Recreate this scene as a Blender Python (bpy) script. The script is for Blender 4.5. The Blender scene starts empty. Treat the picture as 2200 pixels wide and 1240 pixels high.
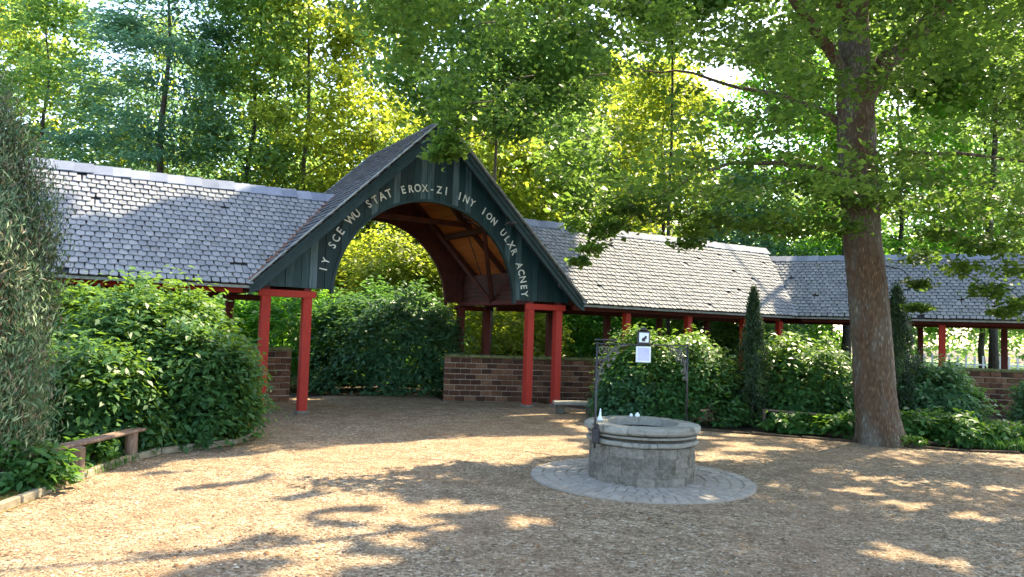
import bpy, bmesh, math, random
import numpy as np
from mathutils import Vector, Matrix, Euler

scene = bpy.context.scene
COL = scene.collection
R = random.Random(7)
rng = np.random.default_rng(11)

# ------------------------------------------------------------------ camera
cam_data = bpy.data.cameras.new('camera')
cam_data.sensor_width = 36.0
cam_data.lens = 36.0 * 1616 / 2200
cam_data.clip_start = 0.1
cam_data.clip_end = 1500
camera = bpy.data.objects.new('camera', cam_data)
COL.objects.link(camera)
PITCH, ROLL = 0.056, 0.033
fw = Vector((0, math.cos(PITCH), math.sin(PITCH)))
u0 = Vector((0, -math.sin(PITCH), math.cos(PITCH)))
r0 = Vector((1, 0, 0))
cr = math.cos(ROLL) * r0 + math.sin(ROLL) * u0
cu = -math.sin(ROLL) * r0 + math.cos(ROLL) * u0
camera.matrix_world = Matrix(((cr.x, cu.x, -fw.x, 0), (cr.y, cu.y, -fw.y, 0), (cr.z, cu.z, -fw.z, 1.7), (0, 0, 0, 1)))
scene.camera = camera

# ------------------------------------------------------------------ light
SUN_AZ, SUN_EL = math.radians(40), math.radians(50)      # from the front right, over the woods
sun_dir = Vector((math.sin(SUN_AZ) * math.cos(SUN_EL), math.cos(SUN_AZ) * math.cos(SUN_EL), math.sin(SUN_EL)))
world = bpy.data.worlds.new('World')
scene.world = world
world.use_nodes = True
wn = world.node_tree.nodes
wl = world.node_tree.links
wn.clear()
sky = wn.new('ShaderNodeTexSky')
sky.sky_type = 'NISHITA'
sky.sun_disc = False
sky.sun_elevation = SUN_EL
sky.sun_rotation = SUN_AZ
sky.dust_density = 2.0
bg = wn.new('ShaderNodeBackground')
bg.inputs['Strength'].default_value = 0.15
wo = wn.new('ShaderNodeOutputWorld')
wl.new(sky.outputs[0], bg.inputs['Color'])
wl.new(bg.outputs[0], wo.inputs['Surface'])
sl = bpy.data.lights.new('sun', 'SUN')
sl.energy = 3.3
sl.angle = math.radians(0.6)
sl.color = (1.0, 0.85, 0.60)
sun = bpy.data.objects.new('sun', sl)
sun.rotation_euler = (-sun_dir).to_track_quat('-Z', 'Y').to_euler()
sun.location = (20, 30, 40)
COL.objects.link(sun)
scene.view_settings.view_transform = 'Standard'
scene.view_settings.look = 'None'
scene.view_settings.gamma = 1
scene.view_settings.use_curve_mapping = False
scene.view_settings.exposure = 2.6

# ------------------------------------------------------------------ materials
def new_mat(name):
    m = bpy.data.materials.new(name)
    m.use_nodes = True
    nt = m.node_tree
    return m, nt, nt.nodes['Principled BSDF'], nt.nodes['Material Output']

def node(nt, kind, **kw):
    n = nt.nodes.new(kind)
    for k, v in kw.items():
        if k in n.inputs:
            n.inputs[k].default_value = v
        else:
            setattr(n, k, v)
    return n

def coords(nt, scale=(1, 1, 1), space='pos'):
    if space == 'pos':
        g = nt.nodes.new('ShaderNodeNewGeometry').outputs['Position']
    else:
        g = nt.nodes.new('ShaderNodeTexCoord').outputs['Object']
    mp = nt.nodes.new('ShaderNodeMapping')
    mp.inputs['Scale'].default_value = scale
    nt.links.new(g, mp.inputs['Vector'])
    return mp.outputs[0]

def noise(nt, vec, scale, detail=4, rough=0.6):
    n = node(nt, 'ShaderNodeTexNoise', Scale=scale, Detail=detail, Roughness=rough)
    nt.links.new(vec, n.inputs['Vector'])
    return n.outputs['Fac']

def ramp(nt, fac, stops):
    r = nt.nodes.new('ShaderNodeValToRGB')
    e = r.color_ramp.elements
    while len(e) < len(stops):
        e.new(0.5)
    for i, (p, c) in enumerate(stops):
        e[i].position = p
        e[i].color = tuple(c) + (1,)
    nt.links.new(fac, r.inputs[0])
    return r.outputs[0]

def mixc(nt, fac, a, b, mode='MIX'):
    m = nt.nodes.new('ShaderNodeMix')
    m.data_type = 'RGBA'
    m.blend_type = mode
    for s, i in ((fac, 0), (a, 6), (b, 7)):
        if hasattr(s, 'links') or hasattr(s, 'is_linked'):
            nt.links.new(s, m.inputs[i])
        else:
            m.inputs[i].default_value = s if i == 0 else tuple(s) + (1,)
    return m.outputs[2]

def bump(nt, b, height, strength=0.5, dist=0.02):
    n = node(nt, 'ShaderNodeBump', Strength=strength, Distance=dist)
    nt.links.new(height, n.inputs['Height'])
    nt.links.new(n.outputs[0], b.inputs['Normal'])

def attr(nt, name='tint'):
    a = nt.nodes.new('ShaderNodeAttribute')
    a.attribute_name = name
    return a.outputs['Fac']

def surf(name, stops, scale=6, rough=0.8, bumps=0.4, bdist=0.01, vec=(1, 1, 1), spots=None, spec=0.3, tint=False, space='pos', detail=6):
    m, nt, b, _ = new_mat(name)
    v = coords(nt, vec, space)
    f = noise(nt, v, scale, detail)
    if tint:
        f2 = nt.nodes.new('ShaderNodeMath'); f2.operation = 'MULTIPLY_ADD'
        nt.links.new(attr(nt), f2.inputs[0]); f2.inputs[1].default_value = 0.75
        f3 = nt.nodes.new('ShaderNodeMath'); f3.operation = 'MULTIPLY_ADD'
        nt.links.new(f, f3.inputs[0]); f3.inputs[1].default_value = 0.7; f3.inputs[2].default_value = -0.22
        nt.links.new(f3.outputs[0], f2.inputs[2])
        fac = f2.outputs[0]
    else:
        fac = f
    c = ramp(nt, fac, stops)
    if spots:
        s = noise(nt, v, spots[0], 5, 0.7)
        sf = ramp(nt, s, [(spots[1], (0, 0, 0)), (min(1, spots[1] + 0.12), (1, 1, 1))])
        c = mixc(nt, sf, c, spots[2])
    nt.links.new(c, b.inputs['Base Color'])
    b.inputs['Roughness'].default_value = rough
    b.inputs['Specular IOR Level'].default_value = spec
    fine = noise(nt, v, scale * 5, 6, 0.7)
    bump(nt, b, fine, bumps, bdist)
    return m

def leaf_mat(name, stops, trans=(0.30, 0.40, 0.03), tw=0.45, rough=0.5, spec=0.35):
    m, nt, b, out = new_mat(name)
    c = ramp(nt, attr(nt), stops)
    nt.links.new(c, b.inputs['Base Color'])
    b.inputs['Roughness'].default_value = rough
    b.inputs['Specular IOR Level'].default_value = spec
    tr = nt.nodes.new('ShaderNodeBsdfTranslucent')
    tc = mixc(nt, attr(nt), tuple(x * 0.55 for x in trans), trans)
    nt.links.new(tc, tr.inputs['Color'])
    mx = nt.nodes.new('ShaderNodeMixShader')
    mx.inputs[0].default_value = tw
    nt.links.new(b.outputs[0], mx.inputs[1])
    nt.links.new(tr.outputs[0], mx.inputs[2])
    nt.links.new(mx.outputs[0], out.inputs['Surface'])
    return m

M = {}
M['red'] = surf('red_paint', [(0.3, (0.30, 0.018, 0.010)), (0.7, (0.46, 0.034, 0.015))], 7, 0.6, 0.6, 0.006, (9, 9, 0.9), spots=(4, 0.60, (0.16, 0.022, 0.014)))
M['shaded_red'] = surf('shaded_red_paint', [(0.3, (0.06, 0.010, 0.007)), (0.7, (0.13, 0.017, 0.010))], 5, 0.6, 0.3, 0.004, (4, 4, 2))  # darker copy of the red, with the shade under the roofs painted in
M['teal'] = surf('teal_board_paint', [(0.05, (0.003, 0.012, 0.013)), (0.45, (0.007, 0.030, 0.031)), (0.72, (0.020, 0.055, 0.056)), (1.0, (0.14, 0.19, 0.20))], 3, 0.55, 0.4, 0.004, (18, 18, 0.7), tint=True)
M['barge'] = surf('dark_green_barge', [(0.3, (0.006, 0.020, 0.021)), (0.7, (0.014, 0.038, 0.038))], 6, 0.5, 0.3, 0.004)
M['edge'] = surf('weathered_edge', [(0.3, (0.16, 0.17, 0.15)), (0.7, (0.34, 0.35, 0.31))], 14, 0.7, 0.4, 0.004, spots=(20, 0.62, (0.07, 0.07, 0.05)))
M['white'] = surf('letter_paint', [(0.3, (0.42, 0.44, 0.36)), (0.6, (0.74, 0.75, 0.66))], 9, 0.6, 0.1, 0.002, spots=(14, 0.62, (0.14, 0.18, 0.15)))
M['ceiling'] = surf('bounce_lit_ceiling_board', [(0.05, (0.24, 0.060, 0.014)), (0.5, (0.46, 0.135, 0.030)), (0.95, (0.60, 0.20, 0.05))], 4, 0.7, 0.4, 0.004, (6, 1, 6), tint=True)  # brown boards with the orange bounce off sunlit ground put into the colour
M['inner'] = surf('dark_brown_timber', [(0.3, (0.035, 0.010, 0.006)), (0.7, (0.085, 0.022, 0.012))], 6, 0.7, 0.4, 0.005)
M['slate'] = surf('slate', [(0.0, (0.11, 0.114, 0.120)), (0.35, (0.185, 0.19, 0.197)), (0.65, (0.25, 0.252, 0.252)), (1.0, (0.33, 0.32, 0.285))], 12, 0.8, 0.5, 0.004, spots=(3.2, 0.62, (0.17, 0.15, 0.095)), spec=0.12, tint=True)
M['slate_shaded'] = surf('shaded_slate', [(0.0, (0.035, 0.036, 0.04)), (0.5, (0.09, 0.088, 0.09)), (1.0, (0.19, 0.18, 0.165))], 12, 0.6, 0.5, 0.004, tint=True)  # darker copy of the slate, paints in the shade on the gate roof
M['felt'] = surf('roof_deck', [(0.3, (0.025, 0.025, 0.028)), (0.7, (0.05, 0.05, 0.052))], 9, 0.85)
M['zinc'] = surf('ridge_slate', [(0.0, (0.12, 0.135, 0.17)), (0.5, (0.18, 0.20, 0.245)), (1.0, (0.27, 0.285, 0.32))], 8, 0.75, 0.4, 0.004, tint=True, spec=0.15)
M['brick'] = surf('red_brick', [(0.0, (0.030, 0.014, 0.008)), (0.4, (0.078, 0.032, 0.015)), (0.75, (0.14, 0.062, 0.030)), (1.0, (0.23, 0.13, 0.075))], 10, 0.85, 0.7, 0.01, spots=(5, 0.64, (0.05, 0.045, 0.03)), tint=True)
M['mortar'] = surf('pale_mortar', [(0.3, (0.26, 0.19, 0.14)), (0.7, (0.38, 0.30, 0.23))], 20, 0.9)
M['moss'] = surf('mossy_coping', [(0.3, (0.06, 0.08, 0.02)), (0.55, (0.14, 0.14, 0.05)), (0.8, (0.26, 0.21, 0.12))], 7, 0.95, 0.8, 0.02)
M['stone'] = surf('well_stone', [(0.0, (0.05, 0.043, 0.032)), (0.4, (0.135, 0.118, 0.088)), (0.62, (0.25, 0.22, 0.17)), (1.0, (0.42, 0.38, 0.30))], 22, 0.9, 1.0, 0.015, spots=(5, 0.56, (0.085, 0.075, 0.045)), tint=True)
M['lip'] = surf('worn_lip_stone', [(0.0, (0.13, 0.118, 0.09)), (0.5, (0.26, 0.24, 0.19)), (1.0, (0.42, 0.39, 0.32))], 14, 0.8, 0.9, 0.012, spots=(6, 0.58, (0.09, 0.085, 0.055)), tint=True)
M['sett'] = surf('grey_sett', [(0.0, (0.18, 0.15, 0.115)), (0.5, (0.31, 0.265, 0.21)), (1.0, (0.44, 0.39, 0.32))], 20, 0.85, 0.8, 0.008, tint=True)
M['iron'] = surf('black_iron', [(0.3, (0.012, 0.011, 0.012)), (0.7, (0.035, 0.03, 0.03))], 20, 0.45, 0.5, 0.003, spec=0.5)
M['rust'] = surf('weathered_iron', [(0.3, (0.03, 0.028, 0.026)), (0.7, (0.17, 0.155, 0.135))], 20, 0.5, 0.5, 0.003)
M['plate'] = surf('white_plate', [(0.3, (0.70, 0.74, 0.72)), (0.7, (0.80, 0.82, 0.80))], 10, 0.5, 0.05, 0.001)
M['notice'] = surf('pale_violet_notice', [(0.3, (0.50, 0.48, 0.62)), (0.7, (0.60, 0.58, 0.70))], 10, 0.5, 0.05, 0.001)
M['wood'] = surf('weathered_log', [(0.25, (0.09, 0.055, 0.035)), (0.55, (0.22, 0.145, 0.10)), (0.8, (0.34, 0.25, 0.18))], 5, 0.85, 0.8, 0.008, (4, 4, 1), tint=False)
M['logend'] = surf('cut_log_face', [(0.3, (0.34, 0.22, 0.13)), (0.7, (0.50, 0.36, 0.22))], 12, 0.8)
M['kerb'] = surf('stone_edging', [(0.3, (0.16, 0.13, 0.08)), (0.7, (0.34, 0.29, 0.20))], 9, 0.9, 0.7, 0.01, spots=(6, 0.6, (0.10, 0.11, 0.035)))
M['soil'] = surf('leafy_soil', [(0.3, (0.022, 0.016, 0.010)), (0.5, (0.055, 0.04, 0.024)), (0.72, (0.13, 0.085, 0.045))], 7, 0.95, 1.0, 0.04, spots=(2.5, 0.6, (0.03, 0.05, 0.012)))
M['turf'] = surf('sunlit_bank', [(0.3, (0.16, 0.10, 0.02)), (0.6, (0.30, 0.22, 0.05)), (0.8, (0.40, 0.32, 0.10))], 22, 0.95, 1.0, 0.02)  # grass bank with the golden sunlight put into its colour
M['lawn'] = surf('lawn', [(0.3, (0.05, 0.11, 0.015)), (0.6, (0.11, 0.20, 0.025)), (0.8, (0.18, 0.26, 0.04))], 3, 0.9, 0.8, 0.03)
M['pale_fence'] = surf('pale_fence_paint', [(0.3, (0.5, 0.5, 0.46)), (0.7, (0.68, 0.68, 0.62))], 8, 0.7)
M['shed'] = surf('grey_shed', [(0.3, (0.30, 0.32, 0.35)), (0.7, (0.42, 0.44, 0.46))], 4, 0.7)

def bark_mat(name, dark, mid, light, grey):
    m, nt, b, _ = new_mat(name)
    v = coords(nt, (17, 17, 5.0))
    v2 = coords(nt, (1, 1, 0.45))
    w = node(nt, 'ShaderNodeTexVoronoi', Scale=1.6)
    w.feature = 'F1'
    nt.links.new(v, w.inputs['Vector'])
    f = noise(nt, v, 1.8, 8, 0.7)
    c = ramp(nt, f, [(0.3, dark), (0.5, mid), (0.68, light)])
    p = noise(nt, v2, 2.2, 5, 0.65)
    pf = ramp(nt, p, [(0.46, (0, 0, 0)), (0.60, (1, 1, 1))])
    c = mixc(nt, pf, c, grey)
    mm = nt.nodes.new('ShaderNodeMath'); mm.operation = 'ADD'
    nt.links.new(w.outputs['Distance'], mm.inputs[0]); nt.links.new(f, mm.inputs[1])
    cr_ = ramp(nt, mm.outputs[0], [(0.55, (1, 1, 1)), (1.1, (0.30, 0.26, 0.22))])
    c = mixc(nt, 1.0, c, cr_, 'MULTIPLY')
    nt.links.new(c, b.inputs['Base Color'])
    b.inputs['Roughness'].default_value = 0.9
    bump(nt, b, cr_, 1.0, 0.035)
    return m
M['bark'] = bark_mat('plated_bark', (0.08, 0.045, 0.024), (0.24, 0.15, 0.08), (0.42, 0.29, 0.17), (0.30, 0.275, 0.22))
M['bark_far'] = bark_mat('dark_bark', (0.035, 0.028, 0.018), (0.09, 0.07, 0.045), (0.16, 0.135, 0.095), (0.11, 0.12, 0.08))
M['bark_pale'] = bark_mat('pale_bark', (0.09, 0.075, 0.05), (0.20, 0.17, 0.12), (0.36, 0.32, 0.24), (0.22, 0.22, 0.17))

M['leaf_plane'] = leaf_mat('broad_green_leaf', [(0, (0.018, 0.050, 0.012)), (0.45, (0.040, 0.105, 0.020)), (0.8, (0.085, 0.16, 0.022)), (1, (0.13, 0.20, 0.03))], (0.28, 0.46, 0.06), 0.45)
M['leaf_back'] = leaf_mat('woodland_leaf', [(0, (0.030, 0.080, 0.026)), (0.5, (0.065, 0.155, 0.040)), (1, (0.15, 0.25, 0.050))], (0.40, 0.62, 0.12), 0.55)
M['leaf_yellow'] = leaf_mat('yellow_green_leaf', [(0, (0.045, 0.085, 0.014)), (0.5, (0.11, 0.16, 0.020)), (1, (0.24, 0.24, 0.030))], (0.58, 0.70, 0.06), 0.55)
M['leaf_bright'] = leaf_mat('fresh_green_leaf', [(0, (0.020, 0.075, 0.012)), (0.5, (0.045, 0.15, 0.018)), (1, (0.12, 0.27, 0.03))], (0.30, 0.68, 0.05), 0.55)
M['needle_blue'] = leaf_mat('bluish_needle', [(0, (0.026, 0.075, 0.045)), (0.5, (0.060, 0.150, 0.085)), (1, (0.13, 0.24, 0.13))], (0.30, 0.56, 0.26), 0.5)
M['needle_grey'] = leaf_mat('grey_green_needle', [(0, (0.26, 0.19, 0.11)), (0.2, (0.11, 0.10, 0.05)), (0.32, (0.035, 0.095, 0.035)), (0.7, (0.10, 0.19, 0.075)), (1, (0.36, 0.42, 0.20))], (0.15, 0.22, 0.08), 0.25)
M['needle_dark'] = leaf_mat('dark_thuja_scale', [(0, (0.008, 0.022, 0.008)), (0.6, (0.020, 0.050, 0.014)), (1, (0.060, 0.11, 0.022))], (0.08, 0.16, 0.02), 0.25)
M['leaf_laurel'] = leaf_mat('glossy_laurel_leaf', [(0, (0.018, 0.062, 0.022)), (0.5, (0.055, 0.145, 0.042)), (0.85, (0.11, 0.22, 0.045)), (1, (0.20, 0.30, 0.05))], (0.22, 0.38, 0.035), 0.4, 0.42, 0.22)
M['leaf_dark'] = leaf_mat('dark_shrub_leaf', [(0, (0.026, 0.075, 0.040)), (0.5, (0.070, 0.165, 0.080)), (1, (0.16, 0.28, 0.12))], (0.20, 0.42, 0.07), 0.38, 0.42, 0.25)
M['leaf_ivy'] = leaf_mat('low_plant_leaf', [(0, (0.020, 0.065, 0.018)), (0.5, (0.045, 0.13, 0.030)), (1, (0.12, 0.24, 0.06))], (0.22, 0.44, 0.04), 0.4, 0.45, 0.2)
M['litter'] = leaf_mat('fallen_leaf', [(0, (0.10, 0.045, 0.018)), (0.5, (0.25, 0.12, 0.045)), (1, (0.42, 0.26, 0.10))], (0.2, 0.1, 0.03), 0.2, 0.8)

def gravel_mat():
    m, nt, b, _ = new_mat('gravel')
    v = coords(nt)
    cols = []
    for sc in (36, 72):
        w = node(nt, 'ShaderNodeTexVoronoi', Scale=sc)
        nt.links.new(v, w.inputs['Vector'])
        cols.append(w)
    hs = nt.nodes.new('ShaderNodeSeparateColor')
    nt.links.new(cols[0].outputs['Color'], hs.inputs[0])
    c1 = ramp(nt, hs.outputs[0], [(0.0, (0.035, 0.025, 0.018)), (0.22, (0.17, 0.122, 0.075)), (0.6, (0.335, 0.245, 0.150)), (0.88, (0.46, 0.36, 0.235)), (1.0, (0.66, 0.58, 0.44))])
    hs2 = nt.nodes.new('ShaderNodeSeparateColor')
    nt.links.new(cols[1].outputs['Color'], hs2.inputs[0])
    c2 = ramp(nt, hs2.outputs[0], [(0.0, (0.06, 0.042, 0.028)), (0.5, (0.29, 0.21, 0.128)), (1.0, (0.46, 0.36, 0.24))])
    c = mixc(nt, 0.4, c1, c2)
    big = noise(nt, v, 0.55, 5, 0.6)
    red = ramp(nt, big, [(0.42, (0, 0, 0)), (0.66, (0.6, 0.6, 0.6))])
    c = mixc(nt, red, c, (0.29, 0.185, 0.105))
    med = noise(nt, v, 3.0, 6, 0.7)
    dk = ramp(nt, med, [(0.36, (0.60, 0.54, 0.48)), (0.60, (1.05, 1.03, 1.0))])
    c = mixc(nt, 0.8, c, dk, 'MULTIPLY')
    nt.links.new(c, b.inputs['Base Color'])
    b.inputs['Roughness'].default_value = 0.9
    b.inputs['Specular IOR Level'].default_value = 0.2
    inv = nt.nodes.new('ShaderNodeMath'); inv.operation = 'MULTIPLY_ADD'
    nt.links.new(cols[0].outputs['Distance'], inv.inputs[0]); inv.inputs[1].default_value = -1.0; inv.inputs[2].default_value = 1.0
    ad = nt.nodes.new('ShaderNodeMath'); ad.operation = 'MULTIPLY_ADD'
    nt.links.new(cols[1].outputs['Distance'], ad.inputs[0]); ad.inputs[1].default_value = -0.5
    nt.links.new(inv.outputs[0], ad.inputs[2])
    bump(nt, b, ad.outputs[0], 0.9, 0.02)
    return m
M['gravel'] = gravel_mat()

# ------------------------------------------------------------------ helpers
def tag(o, label=None, cat=None, group=None, kind=None):
    if label: o['label'] = label
    if cat: o['category'] = cat
    if group: o['group'] = group
    if kind: o['kind'] = kind
    return o

def empty(name, loc=(0, 0, 0), rz=0, label=None, cat=None, group=None):
    o = bpy.data.objects.new(name, None)
    o.empty_display_size = 0.2
    COL.objects.link(o)
    o.location = loc
    o.rotation_euler = (0, 0, rz)
    return tag(o, label, cat, group)

def make_mesh(name, verts, faces, mat, tint=None, smooth=False):
    me = bpy.data.meshes.new(name)
    me.from_pydata([tuple(v) for v in verts], [], [tuple(f) for f in faces])
    if mat: me.materials.append(mat)
    if tint is not None:
        a = me.attributes.new('tint', 'FLOAT', 'FACE')
        a.data.foreach_set('value', np.full(len(me.polygons), tint, dtype=np.float32) if np.isscalar(tint) else np.asarray(tint, dtype=np.float32))
    if smooth:
        me.polygons.foreach_set('use_smooth', [True] * len(me.polygons))
    me.update()
    return me

def link(name, me, parent=None, mw=None, kind=None):
    o = bpy.data.objects.new(name, me)
    COL.objects.link(o)
    if parent: o.parent = parent
    if mw is not None: o.matrix_local = mw
    if kind: o['kind'] = kind
    return o

def obj(name, verts, faces, mat, parent=None, tint=None, smooth=False, kind=None, mw=None):
    return link(name, make_mesh(name, verts, faces, mat, tint, smooth), parent, mw, kind)

def box_vf(c, s, ch=0.0):
    cx, cy, cz = c
    x, y, z = s[0] / 2, s[1] / 2, s[2] / 2
    if ch <= 0:
        v = [(cx + a * x, cy + b * y, cz + d * z) for d in (-1, 1) for a, b in ((-1, -1), (1, -1), (1, 1), (-1, 1))]
        f = [(3, 2, 1, 0), (4, 5, 6, 7), (0, 1, 5, 4), (1, 2, 6, 5), (2, 3, 7, 6), (3, 0, 4, 7)]
        return v, f
    v = []
    for zz, k in ((-z, ch), (-z + ch, 0), (z - ch, 0), (z, ch)):
        for a, b in ((-x + ch, -y + k), (x - ch, -y + k), (x - k, -y + ch), (x - k, y - ch), (x - ch, y - k), (-x + ch, y - k), (-x + k, y - ch), (-x + k, -y + ch)):
            v.append((cx + a, cy + b, cz + zz))
    f = [tuple(range(7, -1, -1)), tuple(range(24, 32))]
    for r_ in range(3):
        for i in range(8):
            j = (i + 1) % 8
            f.append((r_ * 8 + i, r_ * 8 + j, r_ * 8 + 8 + j, r_ * 8 + 8 + i))
    return v, f

def box(name, c, s, mat, parent=None, ch=0.0, tint=None, mw=None, kind=None):
    v, f = box_vf(c, s, ch)
    return obj(name, v, f, mat, parent, tint, mw=mw, kind=kind)

def beam_between(name, a, b, w, h, mat, parent=None, ch=0.006, up=(0, 0, 1), tint=None):
    a, b = Vector(a), Vector(b)
    d = b - a
    L = d.length
    x = d.normalized()
    y = Vector(up).cross(x)
    if y.length < 1e-4: y = Vector((0, 1, 0)).cross(x)
    y.normalize()
    z = x.cross(y)
    c = (a + b) / 2
    mw = Matrix(((x.x, y.x, z.x, c.x), (x.y, y.y, z.y, c.y), (x.z, y.z, z.z, c.z), (0, 0, 0, 1)))
    return box(name, (0, 0, 0), (L, w, h), mat, parent, ch, tint, mw)

def extrude_poly(pts, y0, y1):
    """closed polygon in (x,z), extruded along y"""
    n = len(pts)
    v = [(p[0], y0, p[1]) for p in pts] + [(p[0], y1, p[1]) for p in pts]
    f = [tuple(range(n)), tuple(range(2 * n - 1, n - 1, -1))]
    for i in range(n):
        j = (i + 1) % n
        f.append((j, i, n + i, n + j))
    return v, f

def tube(path, radii, seg=10, wob=0.0, rnd=None, cap=True):
    path = [Vector(p) for p in path]
    vs, fs = [], []
    n = len(path)
    prev = None
    for i, p in enumerate(path):
        d = (path[min(i + 1, n - 1)] - path[max(i - 1, 0)]).normalized()
        if prev is None:
            a = d.cross(Vector((0.3, 1, 0.1))).normalized()
        else:
            a = (prev - d * prev.dot(d)).normalized()
        prev = a
        b = d.cross(a)
        for k in range(seg):
            t = 2 * math.pi * k / seg
            r_ = radii[i]
            if wob: r_ *= 1 + wob * (rnd.random() - 0.5)
            vs.append(p + (a * math.cos(t) + b * math.sin(t)) * r_)
    for i in range(n - 1):
        for k in range(seg):
            j = (k + 1) % seg
            fs.append((i * seg + k, i * seg + j, (i + 1) * seg + j, (i + 1) * seg + k))
    if cap:
        fs.append(tuple(range(seg - 1, -1, -1)))
        fs.append(tuple(range((n - 1) * seg, n * seg)))
    return vs, fs

def merge(parts):
    V, F = [], []
    for v, f in parts:
        k = len(V)
        V += list(v)
        F += [tuple(i + k for i in q) for q in f]
    return V, F

# ------------------------------------------------------------------ gaps in the leaf cover, along the sun's direction
SD = np.array(sun_dir)
def in_poly(x, y, poly):
    r_ = np.zeros(len(x), bool)
    n = len(poly)
    for i in range(n):
        x1, y1 = poly[i]; x2, y2 = poly[(i + 1) % n]
        c = ((y1 > y) != (y2 > y)) & (x < (x2 - x1) * (y - y1) / (y2 - y1 + 1e-12) + x1)
        r_ ^= c
    return r_
CLEARINGS = [
    (0.0, [(-4.6, 6.0), (-4.5, 7.43), (-4.25, 8.72), (-3.19, 9.95), (-1.93, 11.0), (-0.66, 12.0), (1.28, 12.6), (1.2, 10.9), (0.2, 9.9), (-0.72, 8.8), (-1.2, 7.5), (-1.6, 6.75), (-1.75, 6.13), (-2.0, 5.4), (-2.2, 4.0), (-5.6, 3.0), (-5.8, 6.0)]),
    (3.5, [(1.7, 17.2), (7.9, 20.9), (8.4, 23.6), (0.9, 19.1)]),
    (4.2, [(-9.5, 12.8), (-7.0, 13.2), (-5.6, 14.9), (-4.0, 16.3), (-9.0, 13.6)]),
    (1.7, [(2.0, 14.2), (4.4, 14.2), (4.4, 16.0), (2.0, 16.0)]),
    (1.7, [(4.9, 14.3), (6.9, 14.3), (6.9, 15.9), (4.9, 15.9)]),
    (2.6, [(-5.0, 18.6), (-1.4, 18.6), (-1.4, 21.2), (-5.0, 21.2)]),
    (2.2, [(-6.6, 9.6), (-3.6, 9.6), (-3.8, 11.8), (-6.4, 11.8)]),
]
SPOTS = [(-1.44, 6.19, .34), (-1.0, 6.9, .45), (-0.5, 7.3, .3), (-0.88, 6.16, .25), (-1.3, 5.5, .35), (0.19, 6.85, .22), (4.04, 8.72, .22), (4.79, 9.52, .3), (5.47, 9.48, .26),
         (4.25, 8.06, .22), (4.67, 7.62, .2), (3.2, 6.2, .24), (2.0, 8.25, .26), (3.74, 11.94, .5), (3.04, 10.9, .4), (5.95, 9.14, .2), (0.95, 8.85, .2), (0.7, 9.5, .3), (2.9, 12.8, .5), (3.5, 6.0, .16)]
def in_clearing(P):
    hit = np.zeros(len(P), bool)
    for z, poly in CLEARINGS:
        t = (P[:, 2] - z) / SD[2]
        gx, gy = P[:, 0] - SD[0] * t, P[:, 1] - SD[1] * t
        wob = 0.22 * np.sin(gx * 5.1 + gy * 2.3) + 0.18 * np.sin(gy * 7.7 - gx * 3.1)
        h_ = in_poly(gx + wob, gy + wob * 0.6, poly) & (t > 1.2)
        if z == 0.0:    # leaf bands that stay, and throw long streaks of shade
            ac, al_ = gx * 0.77 - gy * 0.64, gx * 0.64 + gy * 0.77
            h_ &= ~((np.sin(ac * 6.5 + 2.2 * np.sin(al_ * 1.3) + 0.9 * np.sin(al_ * 3.7) + 0.6) > 0.84) & (np.sin(al_ * 1.9 + ac * 0.9) > -0.15) & (gy < 8.6) & (gx > -2.6 + 0.25 * gy * np.sin(gy * 2.1)) & (rng.random(len(P)) < 0.6))
        hit |= h_
    t = P[:, 2] / SD[2]
    gx, gy = P[:, 0] - SD[0] * t, P[:, 1] - SD[1] * t
    for x, y, r_ in SPOTS:
        an = np.arctan2(gy - y, gx - x)
        rw = r_ * (1.05 + 0.34 * np.sin(3 * an + 9 * x) + 0.26 * np.sin(5 * an + 7 * y))
        hit |= ((gx - x) ** 2 + (gy - y) ** 2 < rw * rw) & (t > 1.2)
    return hit

# ------------------------------------------------------------------ foliage
def leaves(name, C, S, tint, mat, parent, aspect=0.5, upb=0.6, tang=None, fold=0.18, carve=True, local=None, kind=None, out=None, keepf=0.0):
    """C (N,3) leaf centres in world space, S (N,) lengths; one folded rhomb per leaf"""
    C = np.asarray(C, float)
    S = np.asarray(S, float)
    tint = np.asarray(tint, float)
    if carve:
        k = ~in_clearing(C) | (rng.random(len(C)) < keepf)
        C, S, tint = C[k], S[k], tint[k]
        if tang is not None: tang = tang[k]
        if out is not None: out = out[k]
    n = len(C)
    if local is not None: C = C - np.asarray(local)[None, :]
    N = rng.normal(size=(n, 3)); N /= np.linalg.norm(N, axis=1)[:, None]
    N[:, 2] = np.abs(N[:, 2]) * 0.7 + upb
    if out is not None: N += out * 0.8
    N /= np.linalg.norm(N, axis=1)[:, None]
    T = rng.normal(size=(n, 3)) if tang is None else tang + rng.normal(size=(n, 3)) * 0.22
    T -= (T * N).sum(1)[:, None] * N
    T /= np.linalg.norm(T, axis=1)[:, None] + 1e-9
    B = np.cross(N, T)
    h = S[:, None] / 2
    V = np.empty((n, 4, 3))
    V[:, 0] = C - T * h
    V[:, 1] = C + B * h * aspect + N * h * fold - T * h * 0.1
    V[:, 2] = C + T * h - N * h * fold
    V[:, 3] = C - B * h * aspect + N * h * fold - T * h * 0.1
    me = bpy.data.meshes.new(name)
    me.vertices.add(4 * n); me.loops.add(4 * n); me.polygons.add(n)
    me.vertices.foreach_set('co', V.reshape(-1).astype(np.float32))
    me.loops.foreach_set('vertex_index', np.arange(4 * n, dtype=np.int32))
    me.polygons.foreach_set('loop_start', np.arange(0, 4 * n, 4, dtype=np.int32))
    me.polygons.foreach_set('loop_total', np.full(n, 4, dtype=np.int32))
    a = me.attributes.new('tint', 'FLOAT', 'FACE')
    a.data.foreach_set('value', np.clip(tint, 0, 1).astype(np.float32))
    me.materials.append(mat)
    me.update(calc_edges=True)
    return link(name, me, parent, kind=kind)

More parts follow.
